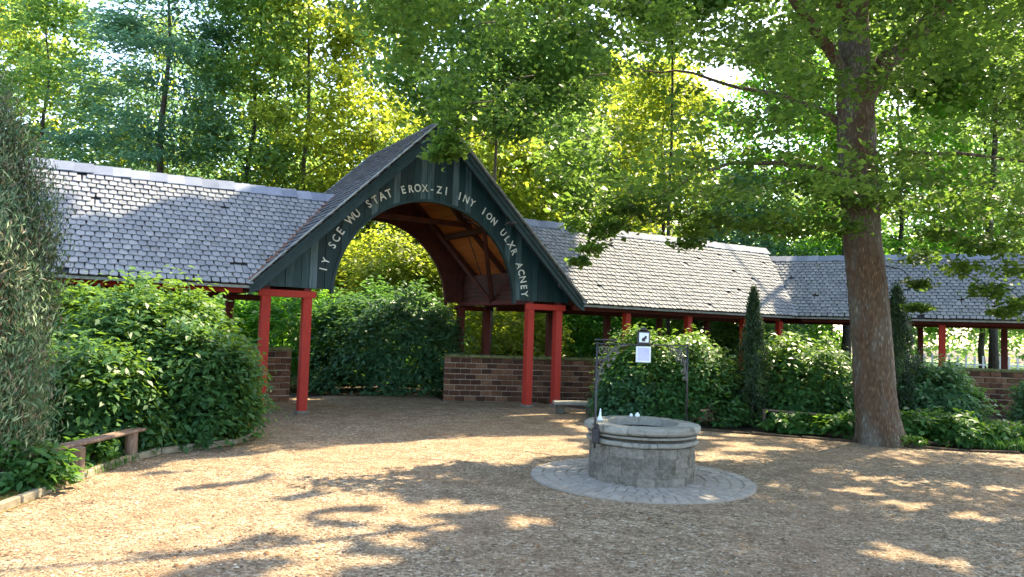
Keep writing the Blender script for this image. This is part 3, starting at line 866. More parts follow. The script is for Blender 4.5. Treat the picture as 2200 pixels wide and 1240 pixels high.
# ------------------------------------------------------------------ covered walkways either side
HW = 1.67 + FO           # horizontal run from eave to ridge
SLW = math.hypot(HW, HW)
def walkway(name, origin, ang, bfun, _unused, ufun, posts_f, posts_b, label, max_ind=300, expo=0.138, wid=0.142, hr=2.06, valley_caps=None, lit_mat=None):
    """frame: x along the eave, y to the back, eave line at y=-FO, ridge at y=1.67"""
    root = empty(name, origin, ang, label, 'covered walkway', None)
    MW = Matrix.Translation(origin) @ Matrix.Rotation(ang, 4, 'Z')
    sd = Vector((0, HW, hr)).normalized()
    sl_ = math.hypot(HW, hr)
    O = Vector((0, -FO, HE - 0.02))
    ud = Vector((1, 0, 0))
    nn = ud.cross(sd)
    nr = int(round(sl_ / expo)) - 1
    mat = lit_mat or M['slate']
    (a0_, b0_), (a1_, b1_) = ufun(0), ufun(1)
    V = [O + ud * a0_, O + ud * b0_, O + ud * b1_ + sd * sl_, O + ud * a1_ + sd * sl_]
    V2 = [p - nn * 0.035 for p in V]
    obj('roof_deck', V + V2, [(0, 1, 2, 3), (7, 6, 5, 4), (0, 4, 5, 1), (1, 5, 6, 2), (3, 7, 4, 0)], M['felt'], root)
    # back slope, mirrored, with its own slates
    Ob = Vector((0, 1.67 + HW, HE - 0.02))
    sb = Vector((0, -HW, hr)).normalized()
    nb_ = Vector((-1, 0, 0)).cross(sb)
    ab_, bb_ = bfun(a0_, a1_, b0_, b1_)
    Vb = [Ob + ud * ab_, Ob + ud * bb_, Ob + ud * b1_ + sb * sl_, Ob + ud * a1_ + sb * sl_]
    obj('roof_deck', Vb + [p - nb_ * 0.035 for p in Vb], [(3, 2, 1, 0), (4, 5, 6, 7), (1, 5, 4, 0), (2, 6, 5, 1), (0, 4, 7, 3)], M['slate_shaded'], root, tint=0.4)
    def ur(r_):
        f = r_ / nr
        (p0, q0), (p1, q1) = ufun(0), ufun(1)
        return p0 + (p1 - p0) * f, q0 + (q1 - q0) * f
    roof_tiles(root, O - sd * 0.06, ud, sd, nr, expo, wid, ur, mat, max_ind, MW)
    # ridge caps
    n = int((b1_ - a1_) / 0.30)
    zr = HE - 0.02 + hr
    for i in range(n):
        x = a1_ + (b1_ - a1_) * i / n
        w_, h_ = 0.20, 0.20 * hr / HW
        z = zr + 0.075 - (i % 2) * 0.003 + R.uniform(-.006, .006)
        e = 0.34
        V = [(x, 1.67 - w_, z - h_), (x, 1.67, z), (x, 1.67 + w_, z - h_), (x + e, 1.67 + w_, z - h_ + 0.016), (x + e, 1.67, z + 0.016), (x + e, 1.67 - w_, z - h_ + 0.016)]
        V += [(p, q, r_ - 0.014) for p, q, r_ in V]
        obj('ridge_slate', V, [(1, 0, 5, 4), (2, 1, 4, 3), (0, 1, 7, 6), (1, 2, 8, 7), (5, 0, 6, 11), (3, 9, 8, 2), (6, 7, 10, 11), (7, 8, 9, 10), (4, 5, 11, 10), (3, 4, 10, 9)], M['zinc'], root, tint=R.random())
    # eave board, wall plates, soffit boards, rafters, posts
    box('eave_board', ((a0_ + b0_) / 2, -FO + 0.03, HE - 0.075), (b0_ - a0_, 0.03, 0.05), M['edge'], root)
    for y, mt in ((0.06, M['red'] if 'left' in label else M['shaded_red']), (L + 0.06, M['shaded_red'])):
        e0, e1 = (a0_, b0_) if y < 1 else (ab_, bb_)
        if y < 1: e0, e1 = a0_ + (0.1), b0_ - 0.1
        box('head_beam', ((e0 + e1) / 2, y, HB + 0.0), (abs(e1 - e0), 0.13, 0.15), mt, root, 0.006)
    for k, x in enumerate(posts_f):
        box('post', (x, 0.06, (HB - 0.08) / 2), (0.16, 0.16, HB - 0.08), M['red'], root, 0.012)
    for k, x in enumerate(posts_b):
        box('post', (x, L + 0.06, (HB - 0.08) / 2), (0.16, 0.16, HB - 0.08), M['shaded_red'], root, 0.012)
    lo, hi = max(a0_, a1_), min(b0_, b1_)
    nraf = max(2, int((hi - lo) / 1.02))
    for i in range(nraf + 1):
        x = lo + (hi - lo) * i / nraf
        for sg in (1, -1):
            ya = -FO + 0.12 if sg > 0 else 1.67 + HW - 0.12
            beam_between('rafter', (x, ya, HE - 0.02), (x, 1.67, HE - 0.18 + hr), 0.07, 0.10, M['inner'], root, 0)
        if i % 2 == 0:
            box('tie_beam', (x, 1.67, HB + 0.10), (0.09, L, 0.10), M['inner'], root)
    return root, MW, sd, nn, O, ud, sl_

# left: from the valley at the gate leftwards
kslope = (HA - HE) / W
def left_u(f):
    return (-9.6, -W + f * 2.06 / kslope + 0.05)
walkway('covered_walkway', GC, AL, lambda a0, a1, b0, b1: (a0, b0), 0, left_u, [-5.34, -7.39, -9.4], [-5.34, -7.39, -9.4],
        'slate roofed walkway left of the gatehouse, rising behind the tall shrubs', 300)
BETA = math.radians(58)
TB = math.tan(BETA / 2)
def right_u(f):
    return (W - f * 2.06 / kslope - 0.05, 11.0 + f * HW * TB)
walkway('covered_walkway', GC, AL, lambda a0, a1, b0, b1: (a0, 2 * b1 - b0), 0, right_u, [5.34, 7.39, 9.45, 10.9], [5.34, 7.39, 9.45, 11.5],
        'sunlit slate roofed walkway right of the gatehouse, seen behind the well', 300)
# far wing turning towards the courtyard
c2 = GM @ Vector((11.0, -FO, 0))
A2 = AL - BETA
O2 = Vector((c2.x, c2.y, 0)) - (Matrix.Rotation(A2, 4, 'Z') @ Vector((0, -FO, 0)))
def far_u(f):
    return (-f * HW * TB + 0.0, 9.5)
far, MW2, sd2, nn2, OO2, ud2, sl2 = walkway('covered_walkway', O2, A2, lambda a0, a1, b0, b1: (2 * a1 - a0, b0), 0, far_u, [3.55, 6.2, 8.9], [3.15, 5.3, 7.6],
        'bluish slate roofed walkway behind the big tree trunk at the right edge', 300, expo=0.138, wid=0.145, hr=1.80)
# lead strip in the valley where the two wings meet
vb = MW2
p0 = Vector((0, -FO, HE + 0.03)); p1 = Vector((-HW * TB, 1.67, HE + 0.03 + 1.85))
for i in range(9):
    a = p0.lerp(p1, i / 9 + 0.004); b = p0.lerp(p1, (i + 1) / 9)
    beam_between('valley_slate', a + Vector((0, 0, 0.015)), b + Vector((0, 0, 0.0)), 0.16, 0.016, M['zinc'], far, 0, tint=R.random())
# reddish valley gutter on the gate's left slope
for i in range(12):
    a = Vector((-W, -FO, HE)).lerp(Vector((-W + 2.06 / kslope, 1.67, HE + 2.06)), i / 12)
    b = Vector((-W, -FO, HE)).lerp(Vector((-W + 2.06 / kslope, 1.67, HE + 2.06)), (i + 1) / 12 - 0.01)
    o_ = beam_between('valley_tile', a + Vector((-0.01, 0, 0.055)), b + Vector((-0.01, 0, 0.050)), 0.13, 0.02, M['brick'], gate, 0, tint=R.uniform(0.5, 0.95))

# ------------------------------------------------------------------ low brick walls
def low_wall(name, a, b, h, label, th=0.34, bl=0.25, rows=8, mort=0.010):
    a, b = Vector((a[0], a[1], 0)), Vector((b[0], b[1], 0))
    d = b - a
    Ln = d.length
    root = empty(name, a, math.atan2(d.y, d.x), label, 'wall')
    hc = 0.07
    hb = (h - hc) / rows
    box('mortar_core', (Ln / 2, 0, (h - hc) / 2), (Ln - 0.02, th - 0.045, h - hc), M['mortar'], root)
    meshes = {}
    for r_ in range(rows):
        x = -(r_ % 2) * bl / 2
        while x < Ln - 0.01:
            x0, x1 = max(0, x), min(Ln, x + bl)
            x += bl
            w_ = x1 - x0
            if w_ < 0.06: continue
            k = R.randrange(9)
            key = (round(w_, 2), k)
            if key not in meshes:
                v, f = box_vf((0, 0, 0), (w_ - mort - (k % 3) * 0.003, th + (k % 4) * 0.008, hb - 0.022), 0.010)
                meshes[key] = make_mesh('brick', v, f, M['brick'], tint=(k + 0.5) / 9)
            link('brick', meshes[key], root, Matrix.Translation(((x0 + x1) / 2, R.uniform(-.006, .006), hb * (r_ + 0.5) + R.uniform(-.003, .003))) @ Matrix.Rotation(R.uniform(-.012, .012), 4, 'Y'))
    n = int(Ln / 0.55)
    for i in range(n):
        box('coping_stone', (Ln * (i + 0.5) / n, R.uniform(-.01, .01), h - hc / 2 + R.uniform(-.006, .006)), (Ln / n - 0.012, th + 0.07, hc), M['moss'], root, 0.015)
    return root
low_wall('brick_wall', (-1.55, 17.98), (3.35, 18.76), 1.10, 'low brick wall with mossy top behind the right gate posts')
low_wall('brick_wall', (-7.6, 14.95), (-4.84, 16.62), 1.16, 'low brick wall showing between the two left gate posts')
low_wall('brick_wall', (10.75, 18.95), (12.75, 18.55), 1.15, 'dark brick wall under the roof right of the big tree')

# stone plinth near the right gate posts
st = empty('stone_bench', (1.42, 16.0, 0), math.radians(4), 'low pale stone bench slab beside the right gate posts', 'bench')
box('seat', (0, 0, 0.22), (0.95, 0.36, 0.07), M['lip'], st, 0.015, tint=0.6)
for sx in (-0.32, 0.32):
    box('leg', (sx, 0, 0.092), (0.16, 0.28, 0.186), M['stone'], st, 0.012, tint=0.3)

# ------------------------------------------------------------------ the well
WC = Vector((1.60, 9.02, 0))
ring = empty('paved_ring', WC, 0, 'round ring of grey setts around the stone well', 'paving')
v, f = tube([(0, 0, -0.02), (0, 0, 0.017)], [1.31, 1.31], 64)
obj('mortar_bed', v, f, M['sett'], ring, tint=0.42)
nring = 5
r_in, r_out = 0.60, 1.31
dr = (r_out - r_in) / nring
for k in range(nring):
    ra, rb = r_in + k * dr + 0.008, r_in + (k + 1) * dr - 0.008
    n = int(2 * math.pi * (ra + rb) / 2 / 0.115)
    if k == nring - 1: n = int(2 * math.pi * rb / 0.145)
    n = min(n, 62)
    ms = []
    for q in range(6):
        da = math.pi / n - 0.0075 / ra
        h = 0.022 + 0.003 * (q % 3)
        pts = [(ra, -da), (rb, -da * 0.97), (rb + 0.002 * (q % 2), da), (ra, da)]
        V = [(r_ * math.cos(t), r_ * math.sin(t), 0.0) for r_, t in pts] + [((r_ * 0.98 + (ra + rb) * 0.01) * math.cos(t * 0.86), (r_ * 0.98 + (ra + rb) * 0.01) * math.sin(t * 0.86), h) for r_, t in pts]
        ms.append(make_mesh('sett', V, [(4, 5, 6, 7), (0, 1, 5, 4), (1, 2, 6, 5), (2, 3, 7, 6), (3, 0, 4, 7)], M['sett'], tint=0.38 + 0.34 * (q + 0.5) / 6))
    for i in range(n):
        link('sett', ms[R.randrange(6)], ring, Matrix.Rotation(2 * math.pi * i / n + k, 4, 'Z') @ Matrix.Translation((0, 0, R.uniform(-.002, .004))))

well = empty('stone_well', WC, 0, 'round grey stone well with wrought iron frame in the gravel courtyard', 'well')
# drum: mortar core with courses of rubble blocks
def ring_solid(r0_, r1_, z0_, z1_, seg=48):
    V, F = [], []
    for i in range(seg):
        t = 2 * math.pi * i / seg
        c_, s_ = math.cos(t), math.sin(t)
        V += [(r0_ * c_, r0_ * s_, z0_), (r1_ * c_, r1_ * s_, z0_), (r1_ * c_, r1_ * s_, z1_), (r0_ * c_, r0_ * s_, z1_)]
    for i in range(seg):
        j = (i + 1) % seg
        for k in range(4):
            l = (k + 1) % 4
            F.append((i * 4 + k, j * 4 + k, j * 4 + l, i * 4 + l))
    return V, F
v, f = ring_solid(0.44, 0.590, 0.0, 0.44)
obj('mortar_core', v, f, M['stone'], well, tint=0.35)
def arc_block(r0_, r1_, ha, z0_, z1_, ch=0.008, seg=4, rough=0.0, rr=None, flare=0.0):
    V, F = [], []
    for i in range(seg + 1):
        t = -ha + 2 * ha * i / seg
        e = ch if i in (0, seg) else 0
        q = (rr.uniform(-rough, rough) if rr else 0)
        prof = [(r0_, z0_), (r1_ - ch - e + q, z0_), (r1_ - e + q, z0_ + ch), (r1_ - e + q + flare, z1_ - ch), (r1_ - ch - e + q + flare, z1_), (r0_, z1_)]
        for r_, z in prof:
            V.append((r_ * math.cos(t), r_ * math.sin(t), z))
    m_ = 6
    for i in range(seg):
        for k in range(m_):
            l = (k + 1) % m_
            F.append((i * m_ + k, i * m_ + l, (i + 1) * m_ + l, (i + 1) * m_ + k))
    F.append(tuple(range(m_)))
    F.append(tuple(range((seg + 1) * m_ - 1, seg * m_ - 1, -1)))
    return V, F
courses = 4
for k in range(courses):
    z0_ = 0.005 + 0.43 * k / courses; z1_ = 0.005 + 0.43 * (k + 1) / courses - 0.005
    n = 19
    t = k * 0.37
    for i in range(n):
        w_ = 2 * math.pi / n
        v, f = arc_block(0.50, 0.618 + R.uniform(-.004, .005), w_ / 2 - 0.0016, z0_, z1_ + 0.005, 0.003, 4, 0.006, R)
        obj('stone', v, f, M['stone'], well, tint=R.uniform(0.40, 0.62), mw=Matrix.Rotation(t + i * w_ , 4, 'Z'))
# moulded lower band and lip
for nm, r0_, r1_, z0_, z1_, n, off in (('band_stone', 0.47, 0.655, 0.447, 0.500, 10, 0.1), ('lip_stone', 0.43, 0.680, 0.580, 0.665, 9, 0.45)):
    for i in range(n):
        w_ = 2 * math.pi / n
        v, f = arc_block(r0_, r1_, w_ / 2 - 0.004, z0_, z1_, 0.022 if nm == 'lip_stone' else 0.015, 7, 0.003, R)
        obj(nm, v, f, M['lip'], well, tint=R.uniform(0.3, 0.85), mw=Matrix.Rotation(off + i * w_, 4, 'Z') @ Matrix.Translation((R.uniform(-.004, .004), 0, R.uniform(-.004, .004))))
v, f = ring_solid(0.46, 0.585, 0.49, 0.585)
obj('neck_ring', v, f, M['stone'], well, tint=0.0)  # darkest tint paints the shade in the groove below the lip
v, f = ring_solid(0.47, 0.640, 0.538, 0.562)
obj('bead_ring', v, f, M['lip'], well, tint=0.4)
v, f = tube([(0, 0, 0.50), (0, 0, 0.515)], [0.46, 0.46], 40)
obj('well_dark_disc', v, f, M['inner'], well)  # dark disc standing in for the shaded hole under the grate
for i in range(-4, 5):
    hl = math.sqrt(max(0, 0.44 ** 2 - (i * 0.095) ** 2))
    box('grate_bar', (i * 0.095, 0, 0.56), (0.016, 2 * hl, 0.016), M['iron'], well)
# iron frame
def rod(name, pts, r_, mat=M['iron'], seg=7, parent=well):
    v, f = tube(pts, [r_] * len(pts), seg)
    return obj(name, v, f, mat, parent, smooth=True)
XL, YL = -0.605, -0.30
XR, YR = 0.590, 0.28
rod('upright', [(XL, YL - .1, 0.40), (XL, YL - .1, 0.75), (XL, YL - .1, 1.60)], 0.013)
box('upright_clamp', (XL + 0.01, YL - .08, 0.54), (0.085, 0.07, 0.17), M['iron'], well, 0.01)
box('upright_clamp', (XL + 0.01, YL - .08, 0.66), (0.06, 0.12, 0.03), M['iron'], well, 0.006)
rod('upright', [(XR, YR, 0.62), (XR, YR, 1.1), (XR, YR, 1.60)], 0.011)
A_, B_ = Vector((XL, YL - .1, 1.585)), Vector((XR, YR, 1.585))
rod('crossbar', [A_ + Vector((-.03, 0, 0)), A_.lerp(B_, .5), B_ + Vector((.02, 0, 0))], 0.008)
dAB = (B_ - A_).normalized()
rod('upper_rail', [A_ + Vector((-0.03, 0, 0.045)), A_ + dAB * 0.28 + Vector((0, 0, 0.045))], 0.010)
def pl(base, sgn, x, z):
    return base + dAB * (x * sgn) + Vector((0, 0, z))
def scroll(base, sgn, cx, cz, r_, a0_, turns=1.4, mat=M['rust'], th=0.007):
    pts = []
    n = 18
    for i in range(n + 1):
        t = a0_ + 2 * math.pi * turns * i / n
        rr_ = r_ * (1 - 0.75 * i / n)
        pts.append(pl(base, sgn, cx + rr_ * math.cos(t), cz + rr_ * math.sin(t)))
    rod('scroll', pts, th, mat, 5)
for base, sgn, lng in ((A_, 1, 0.42), (B_, -1, 0.30)):
    dd = -0.50 if sgn > 0 else -0.42
    n = 12
    arc = []
    for i in range(n + 1):
        t = math.pi / 2 * i / n
        arc.append(pl(base, sgn, 0.012 + lng * (1 - math.cos(t)) , dd * (1 - math.sin(t)) - 0.01))
    rod('bracket_arc', arc, 0.009, M['rust'], 6)
    for cx, cz, r_, a in ((0.07, -0.08, .062, 0), (0.17, -0.075, .055, 2), (0.07, -0.20, .055, 1), (0.255, -0.055, .035, 4), (0.065, -0.31, .045, 3), (0.15, -0.165, .04, 5), (0.045, -0.40, .03, 2)):
        if cx < lng: scroll(base, sgn, cx, cz, r_, a)
    # leaf-like finials
    for cx, cz in ((0.30, -0.10), (0.24, -0.17), (0.17, -0.25)):
        if sgn > 0:
            q = pl(base, sgn, cx, cz)
            v, f = box_vf((0, 0, 0), (0.05, 0.012, 0.035), 0.005)
            obj('iron_leaf', v, f, M['rust'], well, mw=Matrix.Translation(q) @ Euler((0, R.uniform(-.8, .8), 0.5)).to_matrix().to_4x4())

# hanging sign on the crossbar
sc0 = WC + (A_ + B_) / 2 + Vector((-0.01, 0, 0))
sign = empty('hanging_sign', (sc0.x, sc0.y, 1.585), math.atan2(dAB.y, dAB.x) - 0.42, 'small white pictogram plate above a pale notice hung from the well frame', 'sign')
box('frame', (0, 0, 0.085), (0.155, 0.03, 0.17), M['iron'], sign, 0.012)
box('pictogram_plate', (0, -0.020, 0.085), (0.115, 0.012, 0.115), M['plate'], sign, 0.004)
# pictogram: a cup shape under a slanted bar
pv, pf = extrude_poly([(-0.032, 0.055), (-0.018, 0.040), (0.012, 0.040), (0.012, 0.062), (0.030, 0.075), (0.030, 0.105), (0.010, 0.105), (0.0, 0.085), (-0.020, 0.080)], -0.031, -0.027)
obj('pictogram', pv, pf, M['iron'], sign)
v, f = tube([(0, -0.01, 0.17), (0, -0.01, 0.195), (0, -0.01, 0.205)], [0.05, 0.035, 0.008], 10)
obj('cap', v, f, M['iron'], sign, smooth=True)
box('notice_board', (0, -0.008, -0.115), (0.180, 0.014, 0.190), M['plate'], sign, 0.004)
box('notice', (0.0, -0.017, -0.110), (0.138, 0.006, 0.150), M['notice'], sign)
box('hanger', (0, -0.004, -0.010), (0.03, 0.012, 0.06), M['iron'], sign)

# little pointed spout and two pale pebbles on the lip
v, f = tube([(0, 0, 0), (0, 0, 0.02), (0, 0, 0.06), (0.004, 0, 0.14)], [0.036, 0.030, 0.015, 0.006], 12)
sp = obj('spout', v, f, M['plate'], smooth=True)
sp.location = (WC.x - 0.50, WC.y + 0.02, 0.668)
tag(sp, 'small white cone shaped ornament standing on the left of the well lip', 'ornament')
for k, (dx, dy, s_) in enumerate(((-0.04, 0.56, 0.9), (0.035, 0.55, 1.2))):
    v, f = tube([(0, 0, 0), (0, 0, 0.02 * s_), (0, 0, 0.045 * s_)], [0.022 * s_, 0.026 * s_, 0.008], 9)
    o = obj('white_stone', v, f, M['plate'], smooth=True)
    o.location = (WC.x + dx, WC.y + dy, 0.667)
    tag(o, ('smaller left white stone of the pair at the back of the well lip', 'larger right white stone of the pair at the back of the well lip')[k], 'stone')

# ------------------------------------------------------------------ low log rails
def log_rail(name, posts, rail_a, rail_b, h, pr, label):
    root = empty(name, (posts[0][0], posts[0][1], 0), 0, label, 'rail')
    off = Vector((posts[0][0], posts[0][1], 0))
    for px, py in posts:
        v, f = tube([Vector((px, py, -0.02)) - off, Vector((px, py, h * 0.5)) - off, Vector((px, py, h)) - off], [pr, pr * 0.98, pr * 0.96], 14, 0.04, R)
        obj('post', v, f, M['wood'], root, smooth=False)
    a, b = Vector(rail_a) - off, Vector(rail_b) - off
    beam_between('rail', a, b, pr * 2.2, 0.035, M['wood'], root, 0.01)
    return root
log_rail('log_rail', [(-4.49, 7.97), (-4.52, 9.15)], (-4.66, 7.25, 0.345), (-4.50, 9.32, 0.345), 0.33, 0.075, 'low split log rail on two stumps at the left bed edge')
log_rail('log_rail', [(4.94, 14.60), (5.82, 13.95)], (4.90, 14.63, 0.34), (6.05, 13.78, 0.34), 0.33, 0.035, 'thin low rail in front of the right hand shrubs, left of the big trunk')

# ------------------------------------------------------------------ shrubs and low plants
shrub('laurel_shrub', (-5.55, 11.1), 1.45, 1.2, 2.22, M['leaf_laurel'], 'tallest glossy laurel shrub under the left roof, bright green on top', nc=460, per=95, size=0.105, sunlit_top=0.7, cl=0.25)
shrub('laurel_shrub', (-4.55, 10.75), 0.85, 0.85, 1.72, M['leaf_laurel'], 'rounded dark laurel shrub nearest to the left gate posts', nc=250, per=85, size=0.105, sunlit_top=0.35, cl=0.24)
shrub('laurel_shrub', (-5.35, 9.6), 0.75, 0.7, 1.35, M['leaf_laurel'], 'low laurel shrub right behind the log rail', nc=190, per=75, size=0.11, sunlit_top=0.3, cl=0.24)
shrub('leafy_plant', (-4.78, 7.35), 0.42, 0.5, 0.42, M['leaf_ivy'], 'bright low leafy plant at the foot of the grey conifer', 'plant', nc=60, per=30, size=0.11, cl=0.13, stems=2)
shrub('leafy_plant', (-4.75, 8.55), 0.25, 0.4, 0.30, M['leaf_ivy'], 'small leafy plant between the two log stumps on the left', 'plant', nc=36, per=26, size=0.09, cl=0.11, stems=2)
shrub('round_shrub', (-3.25, 19.9), 1.95, 1.5, 2.75, M['leaf_dark'], 'big dark rounded shrub seen through the gate passage', nc=420, per=60, size=0.14, cl=0.30)
shrub('pale_shrub', (-5.9, 19.9), 1.3, 1.3, 2.6, M['leaf_bright'], 'bright green shrub behind the left brick wall', nc=220, per=55, size=0.14, cl=0.3)
shrub('pale_shrub', (-4.4, 25.0), 2.6, 1.8, 5.0, M['leaf_yellow'], 'yellow green bush rising behind the dark shrub in the arch', nc=380, per=60, size=0.17, cl=0.42, aspect=0.5)
shrub('pale_shrub', (-0.2, 24.0), 1.9, 1.4, 3.0, M['leaf_yellow'], 'yellow green bush behind the right gate posts', nc=240, per=55, size=0.16, cl=0.36)
shrub('pale_shrub', (3.4, 26.0), 2.2, 1.4, 3.4, M['leaf_bright'], 'light green bush seen under the sunlit roof behind the well', nc=240, per=55, size=0.17, cl=0.38)
shrub('round_shrub', (7.6, 26.5), 2.3, 1.4, 3.4, M['leaf_back'], 'mid green bush under the roof behind the pointed thuja', nc=240, per=55, size=0.17, cl=0.38)
shrub('round_shrub', (-9.0, 20.0), 2.4, 1.4, 3.3, M['leaf_bright'], 'light green bush behind the left end of the walkway', nc=220, per=55, size=0.16, cl=0.36)
shrub('rounded_shrub', (3.25, 15.35), 1.40, 1.05, 1.74, M['leaf_laurel'], 'rounded shrub with sunlit yellow green top right behind the well', nc=330, per=62, size=0.115, sunlit_top=0.65, cl=0.22)
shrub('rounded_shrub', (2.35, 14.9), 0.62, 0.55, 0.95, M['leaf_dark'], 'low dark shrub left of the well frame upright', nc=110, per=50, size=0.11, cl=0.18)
shrub('rounded_shrub', (5.95, 15.3), 1.12, 0.95, 1.76, M['leaf_laurel'], 'rounded shrub between pointed thuja and big trunk', nc=270, per=60, size=0.115, sunlit_top=0.65, cl=0.22)
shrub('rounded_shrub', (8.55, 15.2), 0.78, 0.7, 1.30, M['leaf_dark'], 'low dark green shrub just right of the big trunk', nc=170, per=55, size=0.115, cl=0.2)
shrub('rounded_shrub', (11.6, 15.6), 1.1, 0.8, 1.2, M['leaf_dark'], 'green shrub at the right edge below the far wall', nc=150, per=50, size=0.12, cl=0.2)
low = [(5.35, 14.0, .46, .36, 'low leafy plant under the thin rail, left one of the pair'), (6.0, 13.55, .48, .34, 'low leafy plant touching the left side of the big trunk'),
       (7.05, 13.1, .40, .42, 'low leafy plant directly right of the big trunk'), (7.65, 12.95, .48, .40, 'second low leafy plant right of the big trunk'),
       (8.35, 13.0, .50, .36, 'third low leafy plant right of the big trunk'), (9.1, 12.9, .55, .34, 'low leafy plant at the right end of the bed')]
for x, y, r_, h, lb in low:
    shrub('low_plant', (x, y), r_ * R.uniform(.8, 1.1), r_ * 0.7, h * R.uniform(.75, 1.2), M['leaf_ivy'], lb, 'plant', nc=54, per=26, size=0.125, cl=0.15, stems=2, group='low plants along the right bed edge')
def blades(name, cx, cy, rx, ry, n, h, mat, kind='stuff'):
    a = rng.random(n) * 6.28; r_ = np.sqrt(rng.random(n))
    P = np.stack([cx + rx * r_ * np.cos(a), cy + ry * r_ * np.sin(a), np.full(n, h * 0.45)], 1)
    S = h * (0.6 + 0.7 * rng.random(n))
    P[:, 2] = S * 0.45
    T = np.tile(np.array([0, 0, 1.0]), (n, 1)) + rng.normal(size=(n, 3)) * 0.25
    leaves(name, P, S, rng.random(n), mat, None, 0.10, 0.0, tang=T, carve=False, kind=kind)
blades('grass', 8.7, 12.7, 1.1, 0.36, 1600, 0.20, M['leaf_ivy'])
shrub('low_plant', (6.62, 12.45), 0.22, 0.14, 0.16, M['leaf_ivy'], 'small tuft of leaves growing at the foot of the big trunk', 'plant', nc=16, per=18, size=0.07, cl=0.08, stems=1)
blades('grass', -4.75, 8.6, 0.38, 1.6, 1600, 0.12, M['leaf_ivy'])
blades('grass', 16, 30, 7, 5, 9000, 0.5, M['leaf_yellow'])

def column_conifer(name, base, r_, H, mat, label, n=9000, size=0.10, aspect=0.22, bulge=0.6, brown=False, lumps=0.16):
    root = empty(name, (base[0], base[1], 0), 0, label, 'conifer')
    v, f = tube([(0, 0, -0.02), (0, 0, H * 0.5), (0, 0, H * 0.95)], [0.07, 0.05, 0.01], 7)
    obj('trunk', v, f, M['bark_far'], root, smooth=True)
    m = n // 55
    f_ = rng.random(m) ** 0.9
    a = rng.random(m) * 6.28
    pr = np.where(f_ < 0.25, 0.78 + 0.22 * f_ / 0.25, (1 - ((f_ - 0.25) / 0.75) ** (1 / bulge * 1.1)))
    pr = np.maximum(pr, 0.04)
    rr_ = r_ * pr * (0.74 + 0.30 * rng.random(m)) * (1 + lumps * np.sin(a * 4 + f_ * 7))
    cs = np.stack([base[0] + rr_ * np.cos(a), base[1] + rr_ * np.sin(a), 0.08 + H * 0.97 * f_], 1)
    s = r_ * 0.2
    idx = np.repeat(np.arange(m), 55)
    P, t = puff(cs, np.tile(np.array([[s, s, s * 2.2]]), (m, 1)), 55, 0.2)
    P[:, 2] = np.maximum(P[:, 2], 0.05)
    out = P - np.array([base[0], base[1], 0]); out[:, 2] = 0
    out /= np.linalg.norm(out, axis=1)[:, None] + 1e-6
    T = out * 0.45; T[:, 2] = 1.0
    T += (rng.normal(size=(m, 3)) * 0.28)[idx]
    t = t + (rng.normal(size=m) * 0.2)[idx]
    S = size * (0.6 + 0.8 * rng.random(len(P)))
    leaves('foliage', P, S, t, mat, root, aspect, 0.0, tang=T, local=(base[0], base[1], 0), carve=False, out=out)
    return root
column_conifer('grey_juniper', (-5.42, 7.3), 0.80, 4.1, M['needle_grey'], 'tall feathery grey green juniper at the left edge of the courtyard', n=115000, size=0.075, aspect=0.16, bulge=0.40, lumps=0.25)
column_conifer('pointed_thuja', (4.78, 14.85), 0.33, 2.62, M['needle_dark'], 'slim dark pointed thuja between the two rounded shrubs', n=16000, size=0.075, bulge=0.9)
column_conifer('pointed_thuja', (7.75, 15.1), 0.42, 2.72, M['needle_dark'], 'dark column thuja just behind the right side of the big trunk', n=16000, size=0.08, bulge=0.6)

# pale picket fence far behind the right wall
fence = empty('picket_fence', (14.0, 29.0, 0), math.radians(-8), 'pale picket fence on the sunlit grass behind the far walkway', 'fence')
for i in range(44):
    box('picket', (i * 0.30, 0, 0.68), (0.07, 0.02, 1.30), M['pale_fence'], fence)
for z in (0.3, 1.0):
    box('rail', (6.5, 0.03, z), (13.2, 0.04, 0.06), M['pale_fence'], fence)

# ------------------------------------------------------------------ the big tree right of the well
BT = (6.30, 12.80)
big = empty('big_tree', (BT[0], BT[1], 0), 0, 'big broadleaf tree with thick plated trunk right of the well', 'tree')
tp = [(6.33, -0.05), (6.30, 0.10), (6.25, 0.45), (6.20, 0.9), (6.17, 1.4), (6.12, 2.0), (6.06, 2.6), (5.98, 3.3), (5.92, 4.1), (5.87, 5.0), (5.84, 5.8), (5.80, 6.8), (5.80, 8.0), (5.9, 9.5), (6.1, 11), (6.2, 12.8), (6.2, 14.5)]
tr_ = [0.46, 0.40, 0.345, 0.325, 0.318, 0.312, 0.308, 0.302, 0.305, 0.300, 0.30, 0.25, 0.21, 0.17, 0.12, 0.07, 0.03]
def trunk_mesh(path, radii, seg=40):
    V, F = [], []
    pts = spline([Vector(p) for p in path], 6)
    rs = []
    for i in range(len(radii) - 1):
        for k in range(6): rs.append(radii[i] + (radii[i + 1] - radii[i]) * k / 6)
    rs.append(radii[-1])
    for i, p in enumerate(pts):
        for k in range(seg):
            t = 2 * math.pi * k / seg
            z = p.z
            flare = 1 + 0.13 * max(0, 1 - max(z, 0) / 0.55) ** 1.5 * math.cos(5 * t + 0.7)
            w_ = 1 + 0.03 * math.sin(7 * t + 1.3 * z) + 0.018 * math.sin(19 * t + 3.0 * math.sin(z * 2.2)) + 0.020 * math.sin(13 * t - 2.1 * z + math.sin(z * 3)) + R.uniform(-0.015, 0.015)
            r_ = rs[i] * flare * w_
            V.append((p.x + r_ * math.cos(t), p.y + r_ * math.sin(t), z))
    n = len(pts)
    for i in range(n - 1):
        for k in range(seg):
            j = (k + 1) % seg
            F.append((i * seg + k, i * seg + j, (i + 1) * seg + j, (i + 1) * seg + k))
    F.append(tuple(range((n - 1) * seg, n * seg)))
    return V, F
